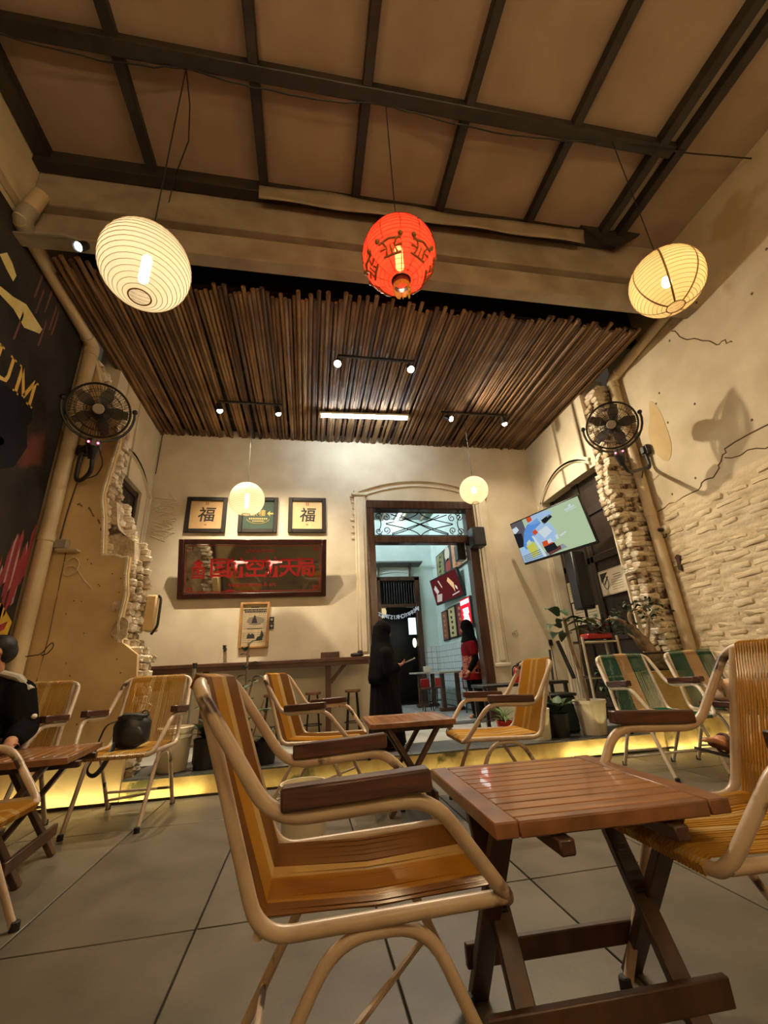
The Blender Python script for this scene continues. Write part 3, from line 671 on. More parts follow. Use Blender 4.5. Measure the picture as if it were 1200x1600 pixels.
# fluorescent tubes
def tubelamp(loc, L, rz, label, E, col, drop=0):
    t = thing('tube_lamp', loc, label, 'tube lamp', None, rz)
    G().box((0, 0, .035), (L, .075, .03), ch=.006).build('housing', MAT['white'], t)
    G().tube([(-L/2+.03, 0, 0), (L/2-.03, 0, 0)], .017, 10).build('tube', em('tube_glow_%d' % len(bpy.data.materials), col, E, True), t)
    for s in (-1, 1):
        G().box((s*(L/2-.012), 0, .005), (.024, .05, .05), ch=.006).build('end_cap', MAT['white'], t)
        if drop: G().tube([(s*L*.35, 0, .045), (s*L*.35, 0, drop)], .006, 6).build('hanger_rod', MAT['iron'], t)
tubelamp((.725, 4.79, 3.99), 1.2, -.04, 'white fluorescent tube lamp fixed under the bamboo ceiling', E_TUBE, COOL)
tubelamp((1.98, 8.5, 4.0), 1.2, PI/2, 'white fluorescent tube on the ceiling of the room behind the doorway', E_INNER*.28, COOL)
tubelamp((.2, 7.4, 3.4), 1.2, PI/2, 'fluorescent tube added to brighten the room behind the doorway, hidden by the wall', E_INNER*1.7, COOL, .66)  # unseen extra tube, added to brighten the inner room
# track spots
def track(c, L, heads, label):
    t = thing('track_light', c, label, 'spotlight', 'track spotlights under the bamboo ceiling')
    G().box((0, 0, 0), (L, .03, .025), ch=.004).build('track', MAT['black'], t)
    for (dx, aim, w, lens, *cone) in heads:
        d = (Vector(aim)-Vector((c[0]+dx, c[1], c[2]-.09))).normalized(); Rm = d.to_track_quat('Z', 'Y').to_matrix()
        h = G().lathe([(.02, -.06), (.034, -.05), (.036, .035), (.040, .045), (.037, .040)], 16, (dx, 0, -.09), Rm, True, False).tube([(dx, 0, -.01), (dx, 0, -.07)], .008, 6).build('spot_head', MAT['black'], t)
        G().lathe([(.034, .034), (.001, .036)], 16, (dx, 0, -.09), Rm).ell(Vector((dx, 0, -.09))+d*.04, (.032, .032, .032), 12, 8).build('lens', em('spot_lens_%d' % len(bpy.data.materials), WARM2, lens, True), h)
        p = Vector((dx, 0, -.09))+d*.075; q = Vector(c)+p
        l = spot('spot_light', q, aim, w, WARM2, cone[0] if cone else 150, .03, 1.0)
track((.72, 3.70, 4.03), .86, [(-.43, (-.2, 1.6, .4), P_SPOT*3, 90), (.37, (1.5, 1.8, .3), P_SPOT*3, 90)], 'black spotlight bar on the bamboo ceiling nearest the beam')
track((-.73, 4.67, 4.03), .78, [(-.37, (-.4, 5.2, .3), P_SPOT*6.5, 120, 100), (.33, (.5, 5.25, .3), P_SPOT*3, 20, 100)], 'black spotlight bar on the bamboo ceiling left of the tube lamp')
track((2.22, 4.63, 4.03), .96, [(-.38, (3.5, 3.15, 2.3), P_SPOT*3, 80), (.42, (2.9, 4.7, .2), P_SPOT*1.6, 60)], 'black spotlight bar on the bamboo ceiling right of the tube lamp')
# small clip-on lamp at the left end of the beam
t = thing('clip_lamp', (-2.0, 2.66, 4.05), 'small black clip lamp on an arm at the left end of the beam', 'spotlight')
G().tube([(-.2, .03, .03), (.12, -.02, .0), (.24, -.03, -.05)], .014, 8).build('arm', MAT['pvcg'], t)
G().lathe([(.03, -.05), (.036, .0), (.038, .06), (.034, .055)], 14, (.27, -.03, -.1), Euler((2.6, .2, 0)).to_matrix(), True, False).build('lamp_head', MAT['black'], t)
G().lathe([(.032, .04), (.001, .042)], 14, (.27, -.03, -.1), Euler((2.6, .2, 0)).to_matrix()).build('lens', em('clip_lens', (1, 1, 1), 14, True), t)
# LED strip along the foot of the riser
led = em('led_strip_glow', LEDC, E_LED, True)
for k, (x0, x1) in enumerate(((-2.2, -.75), (-.7, 2.2), (2.25, 3.18))):
    o = G().box(((x0+x1)/2, 3.872, .006), (x1-x0, .010, .008)).build('led_strip', led if k != 1 else em('led_strip_dim', LEDC, E_LED*.17, True))
    o['label'] = ('yellow LED strip at the foot of the platform, at the left', 'yellow LED strip at the foot of the platform, in the middle', 'yellow LED strip at the foot of the platform, under the plant pots at the right')[k]; o['category'] = 'LED strip'
o = G().box((3.53, 3.755, .006), (.62, .010, .008)).build('led_strip', led); o['label'] = 'yellow LED strip at the foot of the low wall behind the green chairs'; o['category'] = 'LED strip'
o = G().box((.48, 3.850, .008), (5.4, .003, .018), ch=.0008).build('added_led_lip', MAT['grout']); o['label'] = 'thin dark lip added to hide the LED strip along the platform'; o['category'] = 'channel'  # added lip, hides the strip and keeps its light off the floor
o = G().box((3.53, 3.735, .008), (.64, .003, .018), ch=.0008).build('added_led_lip', MAT['grout']); o['label'] = 'thin dark lip added to hide the LED strip at the low wall'; o['category'] = 'channel'  # likewise added to screen the strip
# ------------------------------------------------------------------ rain pipes
def pipe(pts, label, collars, caps):
    t = thing('drain_pipe', pts[0], label, 'pipe'); o = Vector(pts[0]); q = [Vector(p)-o for p in pts]
    for i, (a, b) in enumerate(zip(q[:-1], q[1:])): G().tube([a, b], .058, 18).build('pipe_length', MAT['pvc'], t)
    for i in range(1, len(q)-1):
        d0 = (q[i]-q[i-1]).normalized(); d1 = (q[i+1]-q[i]).normalized()
        G().tube(rnd([q[i]-d0*.13, q[i], q[i]+d1*.13], .1, 6), .066, 18).build('elbow', MAT['pvcg'] if i == 1 and caps else MAT['pvc'], t)
    for c in collars: G().lathe([(.060, -.03), (.065, -.03), (.065, .03), (.060, .03)], 18, Vector(c)-o).build('collar', MAT['pvc'], t)
    return t
pl = pipe([(-2.115, 2.64, 4.46), (-2.195, 2.645, 4.16), (-2.19, 3.86, 4.05), (-2.19, 3.86, .0)], 'cream drain pipe running down the corner beside the black mural', [(-2.19, 3.86, 2.0)], True)
pipe([(3.79, 2.85, 4.27), (3.79, 3.868, 4.13), (3.79, 3.868, .67)], 'cream drain pipe in the right corner beside the bare brick pier', [(3.79, 3.868, 2.3)], False)
G().tube(rnd([(.015, 1.155, -3.42), (.07, 1.15, -3.415), (.12, 1.15, -3.41), (.16, 1.15, -3.34), (.185, 1.15, -3.32), (.195, 1.15, -3.36), (.16, 1.15, -3.41), (.12, 1.15, -3.415)], .03), .004, 5).build('tie_wire', MAT['cable'], pl)
# ------------------------------------------------------------------ wall fans
def wallfan(base, head, aim, r, label, side):
    t = thing('wall_fan', base, label, 'fan', 'black wall fans'); B = Vector(base); h = Vector(head)-B; d = (Vector(aim)-Vector(head)).normalized()
    q = d.to_track_quat('Z', 'Y').to_matrix().to_4x4(); Mx = Matrix.Translation(h) @ q
    prof = lambda u: .085*(1-u**2.2)
    for sgn, nm in ((1, 'front_grille'), (-1, 'rear_grille')):
        g = G()
        for k in range(72 if sgn > 0 else 48):
            a = 2*PI*k/(72 if sgn > 0 else 48); g.tube([(r*u*math.cos(a+.1*u), r*u*math.sin(a+.1*u), sgn*prof(u)) for u in (.16, .4, .65, .85, 1)], .0016, 4)
        for u in (.45, .75): g.tube([(r*u*math.cos(a*PI/24), r*u*math.sin(a*PI/24), sgn*prof(u)) for a in range(48)], .0022, 4, closed=True)
        xf(g, Mx).build(nm, MAT['iron'], t, kind='stuff', fix=False)
    xf(G().tube([(r*math.cos(a*PI/24), r*math.sin(a*PI/24), 0) for a in range(48)], .010, 8, closed=True), Mx).build('rim', MAT['black'], t)
    xf(G().lathe([(.0, .094), (.040, .093), (.046, .086), (.044, .078)], 20), Mx).build('badge', MAT['pvcg'], t)
    for k in range(5):
        g = G(); P = []
        for i in range(7):
            u = .15+.78*i/6; w = .3+.5*math.sin(PI*min(1, i/5.2)); P.append([(r*u*math.cos(k*2*PI/5+(v-.5)*w), r*u*math.sin(k*2*PI/5+(v-.5)*w), .028*(v-.5)) for v in (0, .25, .5, .75, 1)])
        xf(g.grid(P), Mx).build('blade', MAT['pvcd'], t, fix=False)
    xf(G().lathe([(.05, .04), (.055, .0), (.075, -.06), (.08, -.13), (.06, -.18), (.02, -.19)], 20), Mx).build('motor', MAT['black'], t)
    dn = Vector((0, 0, -1)); dn = (dn-d*dn.dot(d)).normalized(); sd = d.cross(dn)
    yk = [h+(dn*math.cos(a)+sd*math.sin(a))*(r+.035)+d*.0 for a in [(-1.75+3.5*k/16) for k in range(17)]]
    G().tube(yk, .012, 8).build('yoke', MAT['black'], t)
    for e in (yk[0], yk[-1]): G().ell(e, (.024, .024, .024), 10, 8).build('knob', MAT['black'], t)
    cb = h+dn*(r+.10)-d*.03
    G().tube([h+dn*(r+.02), h+dn*(r+.06), cb, cb+dn*.10], [.05, .062, .055, .03], 12).build('control_box', MAT['black'], t)
    for k, s in enumerate((-.035, .035)): G().ell(h+dn*(r+.055)+d*.055+sd*s, (.009, .009, .009), 8, 6).build('indicator', em('red_indicator_%d%s' % (k, side), (1, .08, .16), 12, True), t)
    low = cb+dn*.17; w = Vector((0, 0, 0))
    if side == 'L': path = [cb+dn*.06, cb+Vector((.0, .05, -.20)), Vector((.06, -.06, -.33)), Vector((.0, -.05, -.32)), Vector((0, -.05, -.06)), Vector((0, -.03, 0))]
    else: path = [cb+dn*.06, cb+dn*.16+Vector((.04, 0, -.02)), Vector((-.14, .0, -.24)), Vector((-.03, .0, -.22)), Vector((-.05, .0, .0))]
    G().tube(rnd(path, .08), .019, 10).build('mount_arm', MAT['black'], t)
    if side == 'L': G().box((0, -.02, .0), (.11, .05, .10), ch=.01).tube([(0, -.05, 0), (.16, -.12, .02), cb], .028, 8).build('wall_bracket', MAT['black'], t)
    else: G().box((-.03, 0, 0), (.06, .11, .12), ch=.012).box((-.06, 0, .0), (.05, .06, .09), ch=.01).build('wall_bracket', MAT['black'], t)
    return t
fL = wallfan((-2.09, 3.94, 2.88), (-1.84, 3.55, 3.09), (-.5, .0, 1.6), .238, 'black wall fan with red lights beside the mural pipe, at the left', 'L')
fR = wallfan((3.86, 3.72, 3.03), (3.19, 3.42, 3.14), (.4, .5, 1.7), .245, 'black wall fan with red lights on the right wall above the TV', 'R')
G().tube(rnd([(.03, -.06, -.34), (-.02, -.02, -.62), (-.03, -.015, -.9)], .1), .006, 5).tube(rnd([(.26, -.3, -.1), (.28, -.2, -.22), (.16, -.04, -.27), (.03, -.06, -.33)], .06), .005, 5).build('power_cord', MAT['cable'], fL)
G().tube(rnd([(-.14, 0, -.24), (-.06, .17, -.35), (-.07, .19, -.7), (-.06, .15, -1.0), (-.04, .05, -1.04), (-.03, .07, -.95)], .07), .006, 5).build('power_cord', MAT['cable'], fR)
t = thing('wall_socket', (XR, 3.79, 2.09), 'round white wall socket with a black plug on the right wall', 'socket')
Rx = Euler((0, -PI/2, 0)).to_matrix()
G().lathe([(.055, 0), (.055, .03), (.045, .045), (.0, .045)], 18, (0, 0, 0), Rx).build('socket_body', MAT['white'], t)
G().lathe([(.02, .04), (.02, .09), (.008, .1)], 12, (0, .01, 0), Rx).build('plug', MAT['black'], t)
t = thing('door_hook', (XR, 3.735, 1.70), 'small rusty iron latch hook on the right wall below the socket', 'hook')
G().prism([(-.03, .07), (.0, .095), (.035, .07), (.025, .04), (.03, -.06), (.0, -.08), (-.015, .03)], -.03, -.005, lambda u, v, a: (a, u, v)).box((-.004, 0, .05), (.012, .07, .05), ch=.003).build('hook_plate', pm('rusty_iron', (84, 48, 40), (58, 34, 30), 9, .7, .3), t)
t = thing('junction_box', (-2.06, 3.945, 1.96), 'dusty clear junction box on a bracket beside the left pipe', 'junction box')
G().box((-.03, -.035, .0), (.10, .06, .08), ch=.008).build('box', MAT['pvcg'], t); G().box((.03, -.04, -.055), (.17, .075, .02), ch=.004).build('bracket', MAT['pvc'], t)
o = G().tube(rnd([(-2.05, 3.93, 1.80), (-1.98, 3.925, 1.86), (-1.92, 3.925, 1.80), (-1.95, 3.925, 1.70), (-2.03, 3.93, 1.68), (-2.04, 3.93, 1.76), (-1.96, 3.925, 1.78), (-1.88, 3.93, 1.66), (-1.80, 3.935, 1.58)], .06), .006, 5).build('loose_wire', MAT['pvc'])
o['label'] = 'loop of loose cream wire hanging on the broken left wall'; o['category'] = 'wire'
t = thing('meter_box', (-1.40, 4.25, 1.40), 'beige electricity box with a black edge on the broken left wall', 'electric box')
G().box((0, 0, 0), (.10, .16, .32), ch=.015).build('case', MAT['stub'], t); G().tube(rnd([(.05, -.05, .155), (.075, -.05, .13), (.075, -.05, -.12), (.03, -.05, -.19)], .03), .012, 8).build('edge_strip', MAT['black'], t)

# ------------------------------------------------------------------ chairs
HW = .2525
def chair_proto(name, label, tubem, pattern, group):
    t = thing(name, (0, 0, 0), label, 'chair', group); r = .0165; y0 = -.2
    V = lambda lx, y, z: (lx, y+y0, z)
    def build(g, n, m, **k): return g.build(n, m, t, **k)
    for s in (-1, 1):
        tp = [V(0, -.186, .955), V(s*HW*1.06, -.183, .952), V(s*HW*1.21, .012, .668), V(s*HW*1.245, .365, .684), V(s*HW*1.04, .545, .455), V(s*HW*.80, .548, .448)]
        build(G().tube(rnd(tp, .075, 6), r, 12), 'arm_tube', tubem)
        bt = [V(s*HW*.90, -.175, .945), V(s*HW*.99, -.012, .448), V(s*HW*1.02, .535, .462)]
        build(G().tube(rnd(bt, .07, 6), r*.95, 12), 'seat_tube', tubem)
        lg = [V(s*HW*.905, .566, 0), V(s*HW*.94, .352, .428), V(s*HW*1.0, .147, .432), V(s*HW*.947, -.114, 0)]
        build(G().tube(rnd(lg, .085, 6), r*.86, 12), 'leg', tubem)
        for y, k in ((.566, .905), (-.114, .947)): build(G().lathe([(.0, 0), (.019, 0), (.018, .03), (.014, .034)], 12, V(s*HW*k, y, 0)), 'foot_cap', MAT['rubber'])
        ar = G().bar(V(s*HW*1.215, .03, .707), V(s*HW*1.245, .365, .722), .052, .046, ch=.005)
        build(ar, 'armrest', MAT['arm'])
        for y in (.08, .3): G().tube([V(s*HW*1.225, y, .66), V(s*HW*1.225, y, .70)], .006, 6).build('bolt', MAT['iron'], t)
    build(G().tube([V(-HW*.99, -.012, .455), V(HW*.99, -.012, .455)], r*.7, 10), 'rear_bar', tubem)
    build(G().tube([V(-HW*.82, .548, .448), V(HW*.82, .548, .448)], r*.95, 10), 'front_bar', tubem)
    L = lambda s, y0_, z: V(s*HW*.95, y0_, z)
    build(G().tube([L(-1, -.114+.26*.13/.43, .13), L(1, -.114+.26*.13/.43, .13)], r*.6, 8), 'stretcher', tubem)
    build(G().tube([V(-HW*.92, .566-.214*.2/.43, .20), V(HW*.95, -.114+.26*.07/.43, .07)], r*.55, 8), 'stretcher', tubem)
    bands = {}
    n = 37; w = HW*.83
    for k in range(n):
        u = k/(n-1)
        for a, b, m in pattern:
            if a <= u <= b: bands.setdefault((a, b, m), []).append(-w+2*w*u); break
    for (a, b, m), xs_ in bands.items():
        g = G(); h = G()
        for x in xs_:
            j = random.uniform(-.0016, .0016)
            g.tube([V(x, -.170, .925), V(x, -.206, .945), V(x, -.196, .974), V(x, -.172, .966), V(x+j, -.09, .71), V(x, -.006, .468)], .0040, 5, cap=False)
            h.tube([V(x, -.014, .470), V(x+j, .25, .462-random.uniform(0, .006)), V(x, .535, .470), V(x, .566, .455), V(x, .560, .434)], .0040, 5, cap=False)
        g.build('back_cord', MAT[m], t, kind='stuff', fix=False); h.build('seat_cord', MAT[m], t, kind='stuff', fix=False)
    return t
PA = [(0, .10, 'cordD'), (.10, .40, 'cordA'), (.40, .52, 'cordC'), (.52, .72, 'cordA'), (.72, 1, 'cordD')]
PA = [(0, .40, 'cordD'), (.40, .56, 'cordC'), (.56, .88, 'cordA'), (.88, 1, 'cordD')]
PB = [(0, .36, 'cordT'), (.36, .44, 'cordC'), (.44, .56, 'cordT'), (.56, .64, 'cordC'), (.64, 1, 'cordA')]
PG = [(0, .34, 'cordG'), (.34, .66, 'cordB'), (.66, 1, 'cordG')]
GA = 'amber cord chairs around the small tables'
CH = {}
def setchair(o, x, y, yaw, s, label=None, group=None):
    o.location = (x*U, y*U, 0); o.rotation_euler = (0, 0, -yaw); o.scale = (s, s, s)
    if label: o['label'] = label
    return o
A = chair_proto('cord_chair', 'large amber cord armchair in front, facing right beside the near table', MAT['tubec'], PA, GA)
B = chair_proto('cord_chair', 'amber cord armchair cut by the right edge, facing the near table', MAT['tubec'], PB, GA)
E = chair_proto('cord_chair', 'green and beige cord armchair nearest the white plant bucket, its back fully in view', MAT['tubew'], PG, 'green cord chairs at the right')
setchair(A, .103, 1.184, 1.583, .835); setchair(B, 1.13, 1.125, -1.54, .857); setchair(E, 2.692, 3.205, 3.248, .859)
setchair(dup(A), .085, 3.353, 1.918, .848, 'amber and cream cord armchair left of the middle table, facing right')
setchair(dup(B), 1.238, 2.894, -1.511, .85, 'amber cord armchair right of the middle table, facing left')
setchair(dup(B), -1.142, 3.462, 3.176, .88, 'amber cord armchair at the left with a black backpack on its seat')
setchair(dup(B), -1.82, 3.236, 3.136, .875, 'amber cord armchair against the left wall with a seated person')
I_ = setchair(dup(B), -1.315, 1.92, 1.5, .86, 'cord armchair at the lower left edge, only its white arm loop and leg showing')
for o in [o for o in bpy.data.objects if o.parent == I_ and (o.name.startswith('armrest') or o.name.startswith('bolt'))]: bpy.data.objects.remove(o)
setchair(dup(E), 3.30, 3.13, 3.33, .86, 'green and beige cord armchair by the right wall with a beige bag')
setchair(dup(E), 2.92, 2.0, -1.45, .87, 'green cord armchair beyond the right edge, holding the barefoot person')
# ------------------------------------------------------------------ folding tables
def table_proto(label):
    t = thing('folding_table', (0, 0, 0), label, 'table', 'small folding teak tables'); a = .547; b = .539; h = .5; th = .03
    for s in (-1, 1):
        G().box((s*(a/2-.026), 0, h-th/2), (.052, b, th), ch=.003).build('frame_board', MAT['teakd'], t)
        G().box((0, s*(b/2-.014), h-th/2-.001), (a-.106, .028, th), ch=.003).build('frame_board', MAT['teakd'], t)
    n = 10; w = (b-.056)/n
    for k in range(n): G().box((0, -b/2+.028+w*(k+.5), h-.010), (a-.104, w-.004, .018), ch=.0025).build('slat', MAT['teak'], t)
    for s in (-1, 1):
        xo, xi = s*(a/2-.055), s*(a/2-.085)
        G().bar((xo, -.17, h-.03), (xo, .165, .0), .024, .05, up=(1, 0, 0), ch=.003).build('leg', MAT['teakl'], t)
        G().bar((xi, .15, h-.03), (xi, -.145, .0), .024, .05, up=(1, 0, 0), ch=.003).build('leg', MAT['teakl'], t)
        G().box((s*.13, -.02, h-.05), (.035, b*.98, .03), ch=.004).build('cleat', MAT['teakl'], t)
        G().tube([(xo+s*.015, -.004, .245), (xi-s*.015, -.004, .245)], .006, 8).build('bolt', MAT['iron'], t)
    G().bar((-a/2+.02, .118, .11), (a/2-.02, .118, .11), .02, .05, ch=.003).build('stretcher', MAT['teakl'], t)
    G().bar((-a/2-.01, -.108, .095), (a/2+.01, -.108, .095), .02, .055, ch=.003).build('stretcher', MAT['teakl'], t)
    return t
T1 = table_proto('slatted teak folding table in front, right of the large amber chair')
T1.location = Vector((.66, 1.233, 0))*U; T1.rotation_euler = (0, 0, -.032)
place(T1, (.665, 3.093, 0), 'slatted teak folding table in the middle, between two amber chairs', -.036+PI/2)
place(T1, (-1.39, 2.70, 0), 'slatted teak folding table at the left edge, near the seated person', .13+PI/2)
# ------------------------------------------------------------------ bucket beside the near chair
t = thing('bucket', (-.005, 2.42, 0), 'beige plastic bucket on the floor behind the large amber chair', 'bucket')
G().lathe([(.0, .005), (.092, .005), (.097, .02), (.110, .30), (.114, .305), (.114, .315), (.106, .315), (.104, .30), (.09, .03), (0, .025)], 28).build('bucket_body', MAT['white'], t)
G().lathe([(.114, .27), (.119, .272), (.119, .285), (.114, .287)], 28, cap0=False, cap1=False).build('rim_band', MAT['white'], t)
# ------------------------------------------------------------------ bags
t = thing('backpack', (-1.145, 3.40, .405), 'black backpack lying on the seat of the left amber chair', 'bag', s=.80)
def lump(c, d, seed, n=20, m=14, p=.7, amp=.08):
    R = random.Random(seed); ph = [R.uniform(0, 6.3) for _ in range(6)]; g = G().ell((0, 0, 0), (1, 1, 1), n, m); vs = []
    for x, y, z in g.v:
        f = 1+amp*(math.sin(4*x+ph[0])*math.sin(3*y+ph[1])+.6*math.sin(7*z+ph[2]+3*x)+.5*math.sin(9*y+ph[3]))
        q = [math.copysign(abs(v)**p, v) for v in (x, y, z)]; vs.append((c[0]+q[0]*d[0]*f, c[1]+q[1]*d[1]*f, c[2]+q[2]*d[2]*f))
    g.v = vs; return g
lump((0, 0, .13), (.135, .09, .125), 3, amp=.06).build('bag_body', MAT['bagb'], t, sharp=80)
lump((.03, -.075, .10), (.09, .03, .07), 5).build('front_pocket', MAT['bagb'], t, sharp=80)
lump((.0, -.01, .235), (.115, .075, .035), 6).build('flap', MAT['bagb'], t, sharp=80)
G().tube(rnd([(-.10, -.05, .22), (-.17, -.09, .20), (-.20, -.12, .06), (-.17, -.22, -.02), (-.19, -.27, -.10), (-.13, -.28, -.14), (-.08, -.27, -.09), (-.06, -.20, .01), (-.08, -.09, .06)], .05), .022, 8, flat=.25).build('strap', MAT['bagb'], t)
G().tube(rnd([(.06, .0, .255), (.07, .0, .285), (.11, .0, .28), (.12, 0, .24)], .02), .01, 8, flat=.5).build('handle', MAT['bagb'], t)
o = G().box((0, 0, .022), (.46, .30, .044), ch=.006).build('wooden_tray', MAT['arm'], None, (3.17, 2.93, .43), (0, 0, .15)); o['label'] = 'dark wooden board lying across the seat of the green chair by the wall'; o['category'] = 'board'
t = thing('tote_bag', (3.10, 2.88, .457), 'beige canvas bag standing on the dark board by the right wall', 'bag')
lump((0, 0, .08), (.16, .085, .085), 11, p=.6, amp=.05).build('bag_body', MAT['bagc'], t, sharp=80)
G().tube(rnd([(-.15, -.03, .10), (-.19, -.04, .15), (-.15, -.02, .19), (-.10, .0, .16)], .04), .018, 8).build('handle', MAT['bagc'], t)
G().tube([(-.15, -.05, .12), (-.15, -.05, .05)], .008, 6).build('clip', MAT['chrome'], t)
# ------------------------------------------------------------------ mural on the left wall
X0 = XL+.012
mm = pm('mural_ground', (28, 25, 22), (54, 46, 38), 1.5, .8, .05, spec=.15, c3=(92, 52, 42), s3=1.1, t3=.62)
mu = thing('mural', (X0, 2.4, 2.1), 'black painted mural panel with yellow letters and red streaks on the left wall', 'mural')
O = Vector((X0, 2.4, 2.1))
def patch(poly, mat, name, d=.001, lab=None):
    o = G().prism([(y-2.4, z-2.1) for y, z in poly], .010, .010+d, YZ).build(name, mat, mu)
    if lab: o['label'] = lab
    return o
G().prism([(-2.2, -2.05), (1.40, -2.05), (1.40, 1.95), (.62, 2.12), (-2.2, 2.14)], -.005, .010, YZ).build('panel', mm, mu)
gold = pm('gold_letter_paint', (222, 178, 78), None, rough=.5); cr = pm('cream_patch_paint', (226, 208, 138), (214, 190, 110), 6, .6); rd = pm('red_streak_paint', (150, 40, 44), (100, 34, 36), 5, .6, stretch=(1, 4, .5)); nv = pm('blue_black_paint', (18, 18, 22), None, rough=.8, spec=.15); pk = pm('pale_streak_paint', (176, 150, 144), (140, 110, 108), 6, .6); ye = pm('yellow_paint', (206, 168, 52), (170, 130, 40), 6, .6)
patch([(2.55, 2.95), (3.0, 2.93), (3.2, 2.985), (3.38, 2.96), (3.41, 2.86), (3.37, 2.79), (3.44, 2.64), (3.36, 2.42), (3.1, 2.25), (2.5, 2.2)], nv, 'silhouette')
def stroke(poly): patch(poly, gold, 'lettering', .004)
def glyph(base, polys):      # glyph strokes in letter units, base = (y, z, width, height)
    y, z, w, h = base
    for p in polys: stroke([(y+u*w, z+v*h) for u, v in p])
glyph((3.135, 2.955, .215, .245), [[(.02, 0), (.16, 0), (.16, 1), (.02, 1)], [(.84, 0), (.98, 0), (.98, 1), (.84, 1)], [(.03, 1), (.16, 1), (.56, .18), (.44, .08)], [(.97, 1), (.84, 1), (.44, .18), (.56, .08)], [(-.06, 0), (.24, 0), (.24, .06), (-.06, .06)], [(.74, 0), (1.08, 0), (1.08, .06), (.74, .06)], [(-.06, .94), (.14, .94), (.14, 1), (-.06, 1)], [(.86, .94), (1.08, .94), (1.08, 1), (.86, 1)]])
glyph((2.88, 2.95, .19, .245), [[(.06, .3), (.20, .3), (.20, 1), (.06, 1)], [(.80, .3), (.94, .3), (.94, 1), (.80, 1)], [(.06, .3), (.2, .3), (.28, .14), (.5, .10), (.72, .14), (.80, .3), (.94, .3), (.86, .08), (.5, -.03), (.14, .08)], [(-.04, .94), (.3, .94), (.3, 1), (-.04, 1)], [(.7, .94), (1.04, .94), (1.04, 1), (.7, 1)]])
glyph((2.92, 2.60, .13, .22), [[(0, 0), (.2, 0), (.2, 1), (0, 1)], [(.2, 1), (.7, .98), (.96, .8), (.7, .56), (.2, .48), (.2, .58), (.6, .64), (.72, .78), (.6, .88), (.2, .9)]])
patch([(2.72, 3.52), (2.90, 3.54), (3.05, 3.50), (3.22, 3.60), (3.235, 3.66), (3.0, 3.69), (2.86, 3.62), (2.73, 3.58)], cr, 'brush_patch'); patch([(2.64, 3.79), (2.69, 3.87), (2.76, 3.85), (2.83, 3.80), (2.82, 3.73), (2.74, 3.75)], cr, 'brush_patch')
patch(blob((3.16, 2.53), .035, .035, seed=2), pk, 'brush_dot')
R = random.Random(5)
for k in range(22):
    y = 3.40+.018*k; z = 1.55+.02*k+R.uniform(-.12, .15); w = R.uniform(.012, .035); l = R.uniform(.25, .55)
    patch([(y, z-l), (y+w, z-l+.03), (y+w*1.2, z), (y+w*.5, z+.06), (y, z-.02)], (rd, rd, pk, rd)[k % 4], 'brush_streak', .001+.0004*(k % 3))
for k in range(7):
    y = 3.0+.06*k+R.uniform(-.02, .02); z = 3.75+R.uniform(-.3, .25); patch([(y, z-.16), (y+.02, z-.14), (y+.03, z+.1), (y+.012, z+.14)], pm('faint_red_%d' % k, (104, 56, 46), (84, 46, 40), 4, .7), 'brush_streak')
patch([(3.35, .9), (3.75, 1.05), (3.79, 1.30), (3.62, 1.42), (3.35, 1.3)], ye, 'brush_patch'); patch([(3.45, 1.08), (3.72, 1.24), (3.74, 1.30), (3.48, 1.18)], rd, 'brush_streak', .002)
# ------------------------------------------------------------------ framed pictures on the back wall
YW = YB-.004
def picture(x0, x1, z0, z1, label, fm, pm_, w=.055, name='picture_frame', cat='picture', group=None, th=.03):
    cx, cz = (x0+x1)/2, (z0+z1)/2; t = thing(name, (cx, YW, cz), label, cat, group); a, b = x1-x0, z1-z0
    for s in (-1, 1):
        G().box((s*(a/2-w/2), -th/2, 0), (w, th, b), ch=.005).build('frame_side', fm, t); G().box((0, -th/2, s*(b/2-w/2)), (a-2*w, th, w), ch=.005).build('frame_side', fm, t)
    G().box((0, -.007, 0), (a-2*w, .010, b-2*w)).build('print', pm_, t)
    return t
XD, ZD = (1, 0, 0), (0, 0, 1)
fu = 'framed calligraphy pictures on the back wall'
for (x0, x1, z0, z1, lab, m) in ((-1.60, -1.085, 2.615, 3.118, 'square black framed calligraphy on tan paper, left end of the row', 'tan'), (-.275, .24, 2.62, 3.135, 'square black framed calligraphy on pale paper, right end of the row', 'tanl')):
    t = picture(x0, x1, z0, z1, lab, MAT['blackw'], MAT[m], group=fu)
    text('福', .22, (.0, -.0135, -.01), XD, ZD, MAT['ink'], t, ext=.001, shear=.12, bold=.012)
    for k in range(2): G().box((-.012+.024*k, -.0128, .165), (.016, .001, .05)).build('seal_mark', MAT['seal'], t)
    G().box((0, -.0128, -.14), (.03, .001, .02)).build('seal_mark', MAT['seal'], t)
t = picture(-.93, -.415, 2.618, 3.13, 'square black framed dark green print with gold writing and an arrow', MAT['blackw'], MAT['greenp'])
text('茶樓', .10, (.0, -.0135, .02), XD, ZD, MAT['gold'], t, ext=.001); G().prism([(.115, .02), (.155, .06), (.15, .032), (.20, .03), (.20, .01), (.15, .008), (.155, -.02)], -.0135, -.0125, XZ).build('arrow_mark', MAT['gold'], t)
for k, (w_, z) in enumerate(((.22, -.055), (.14, -.09))):
    for j in range(9): G().box((-w_/2+w_*j/8, -.0128, z), (w_/13, .001, .022-.006*k)).build('line_mark', MAT['gold'], t)
G().tube([(.16*math.cos(a), -.0125, -.03+.10*math.sin(a)) for a in [PI+.35+k*(PI-.7)/14 for k in range(15)]], .004, 5).build('line_mark', MAT['gold'], t)
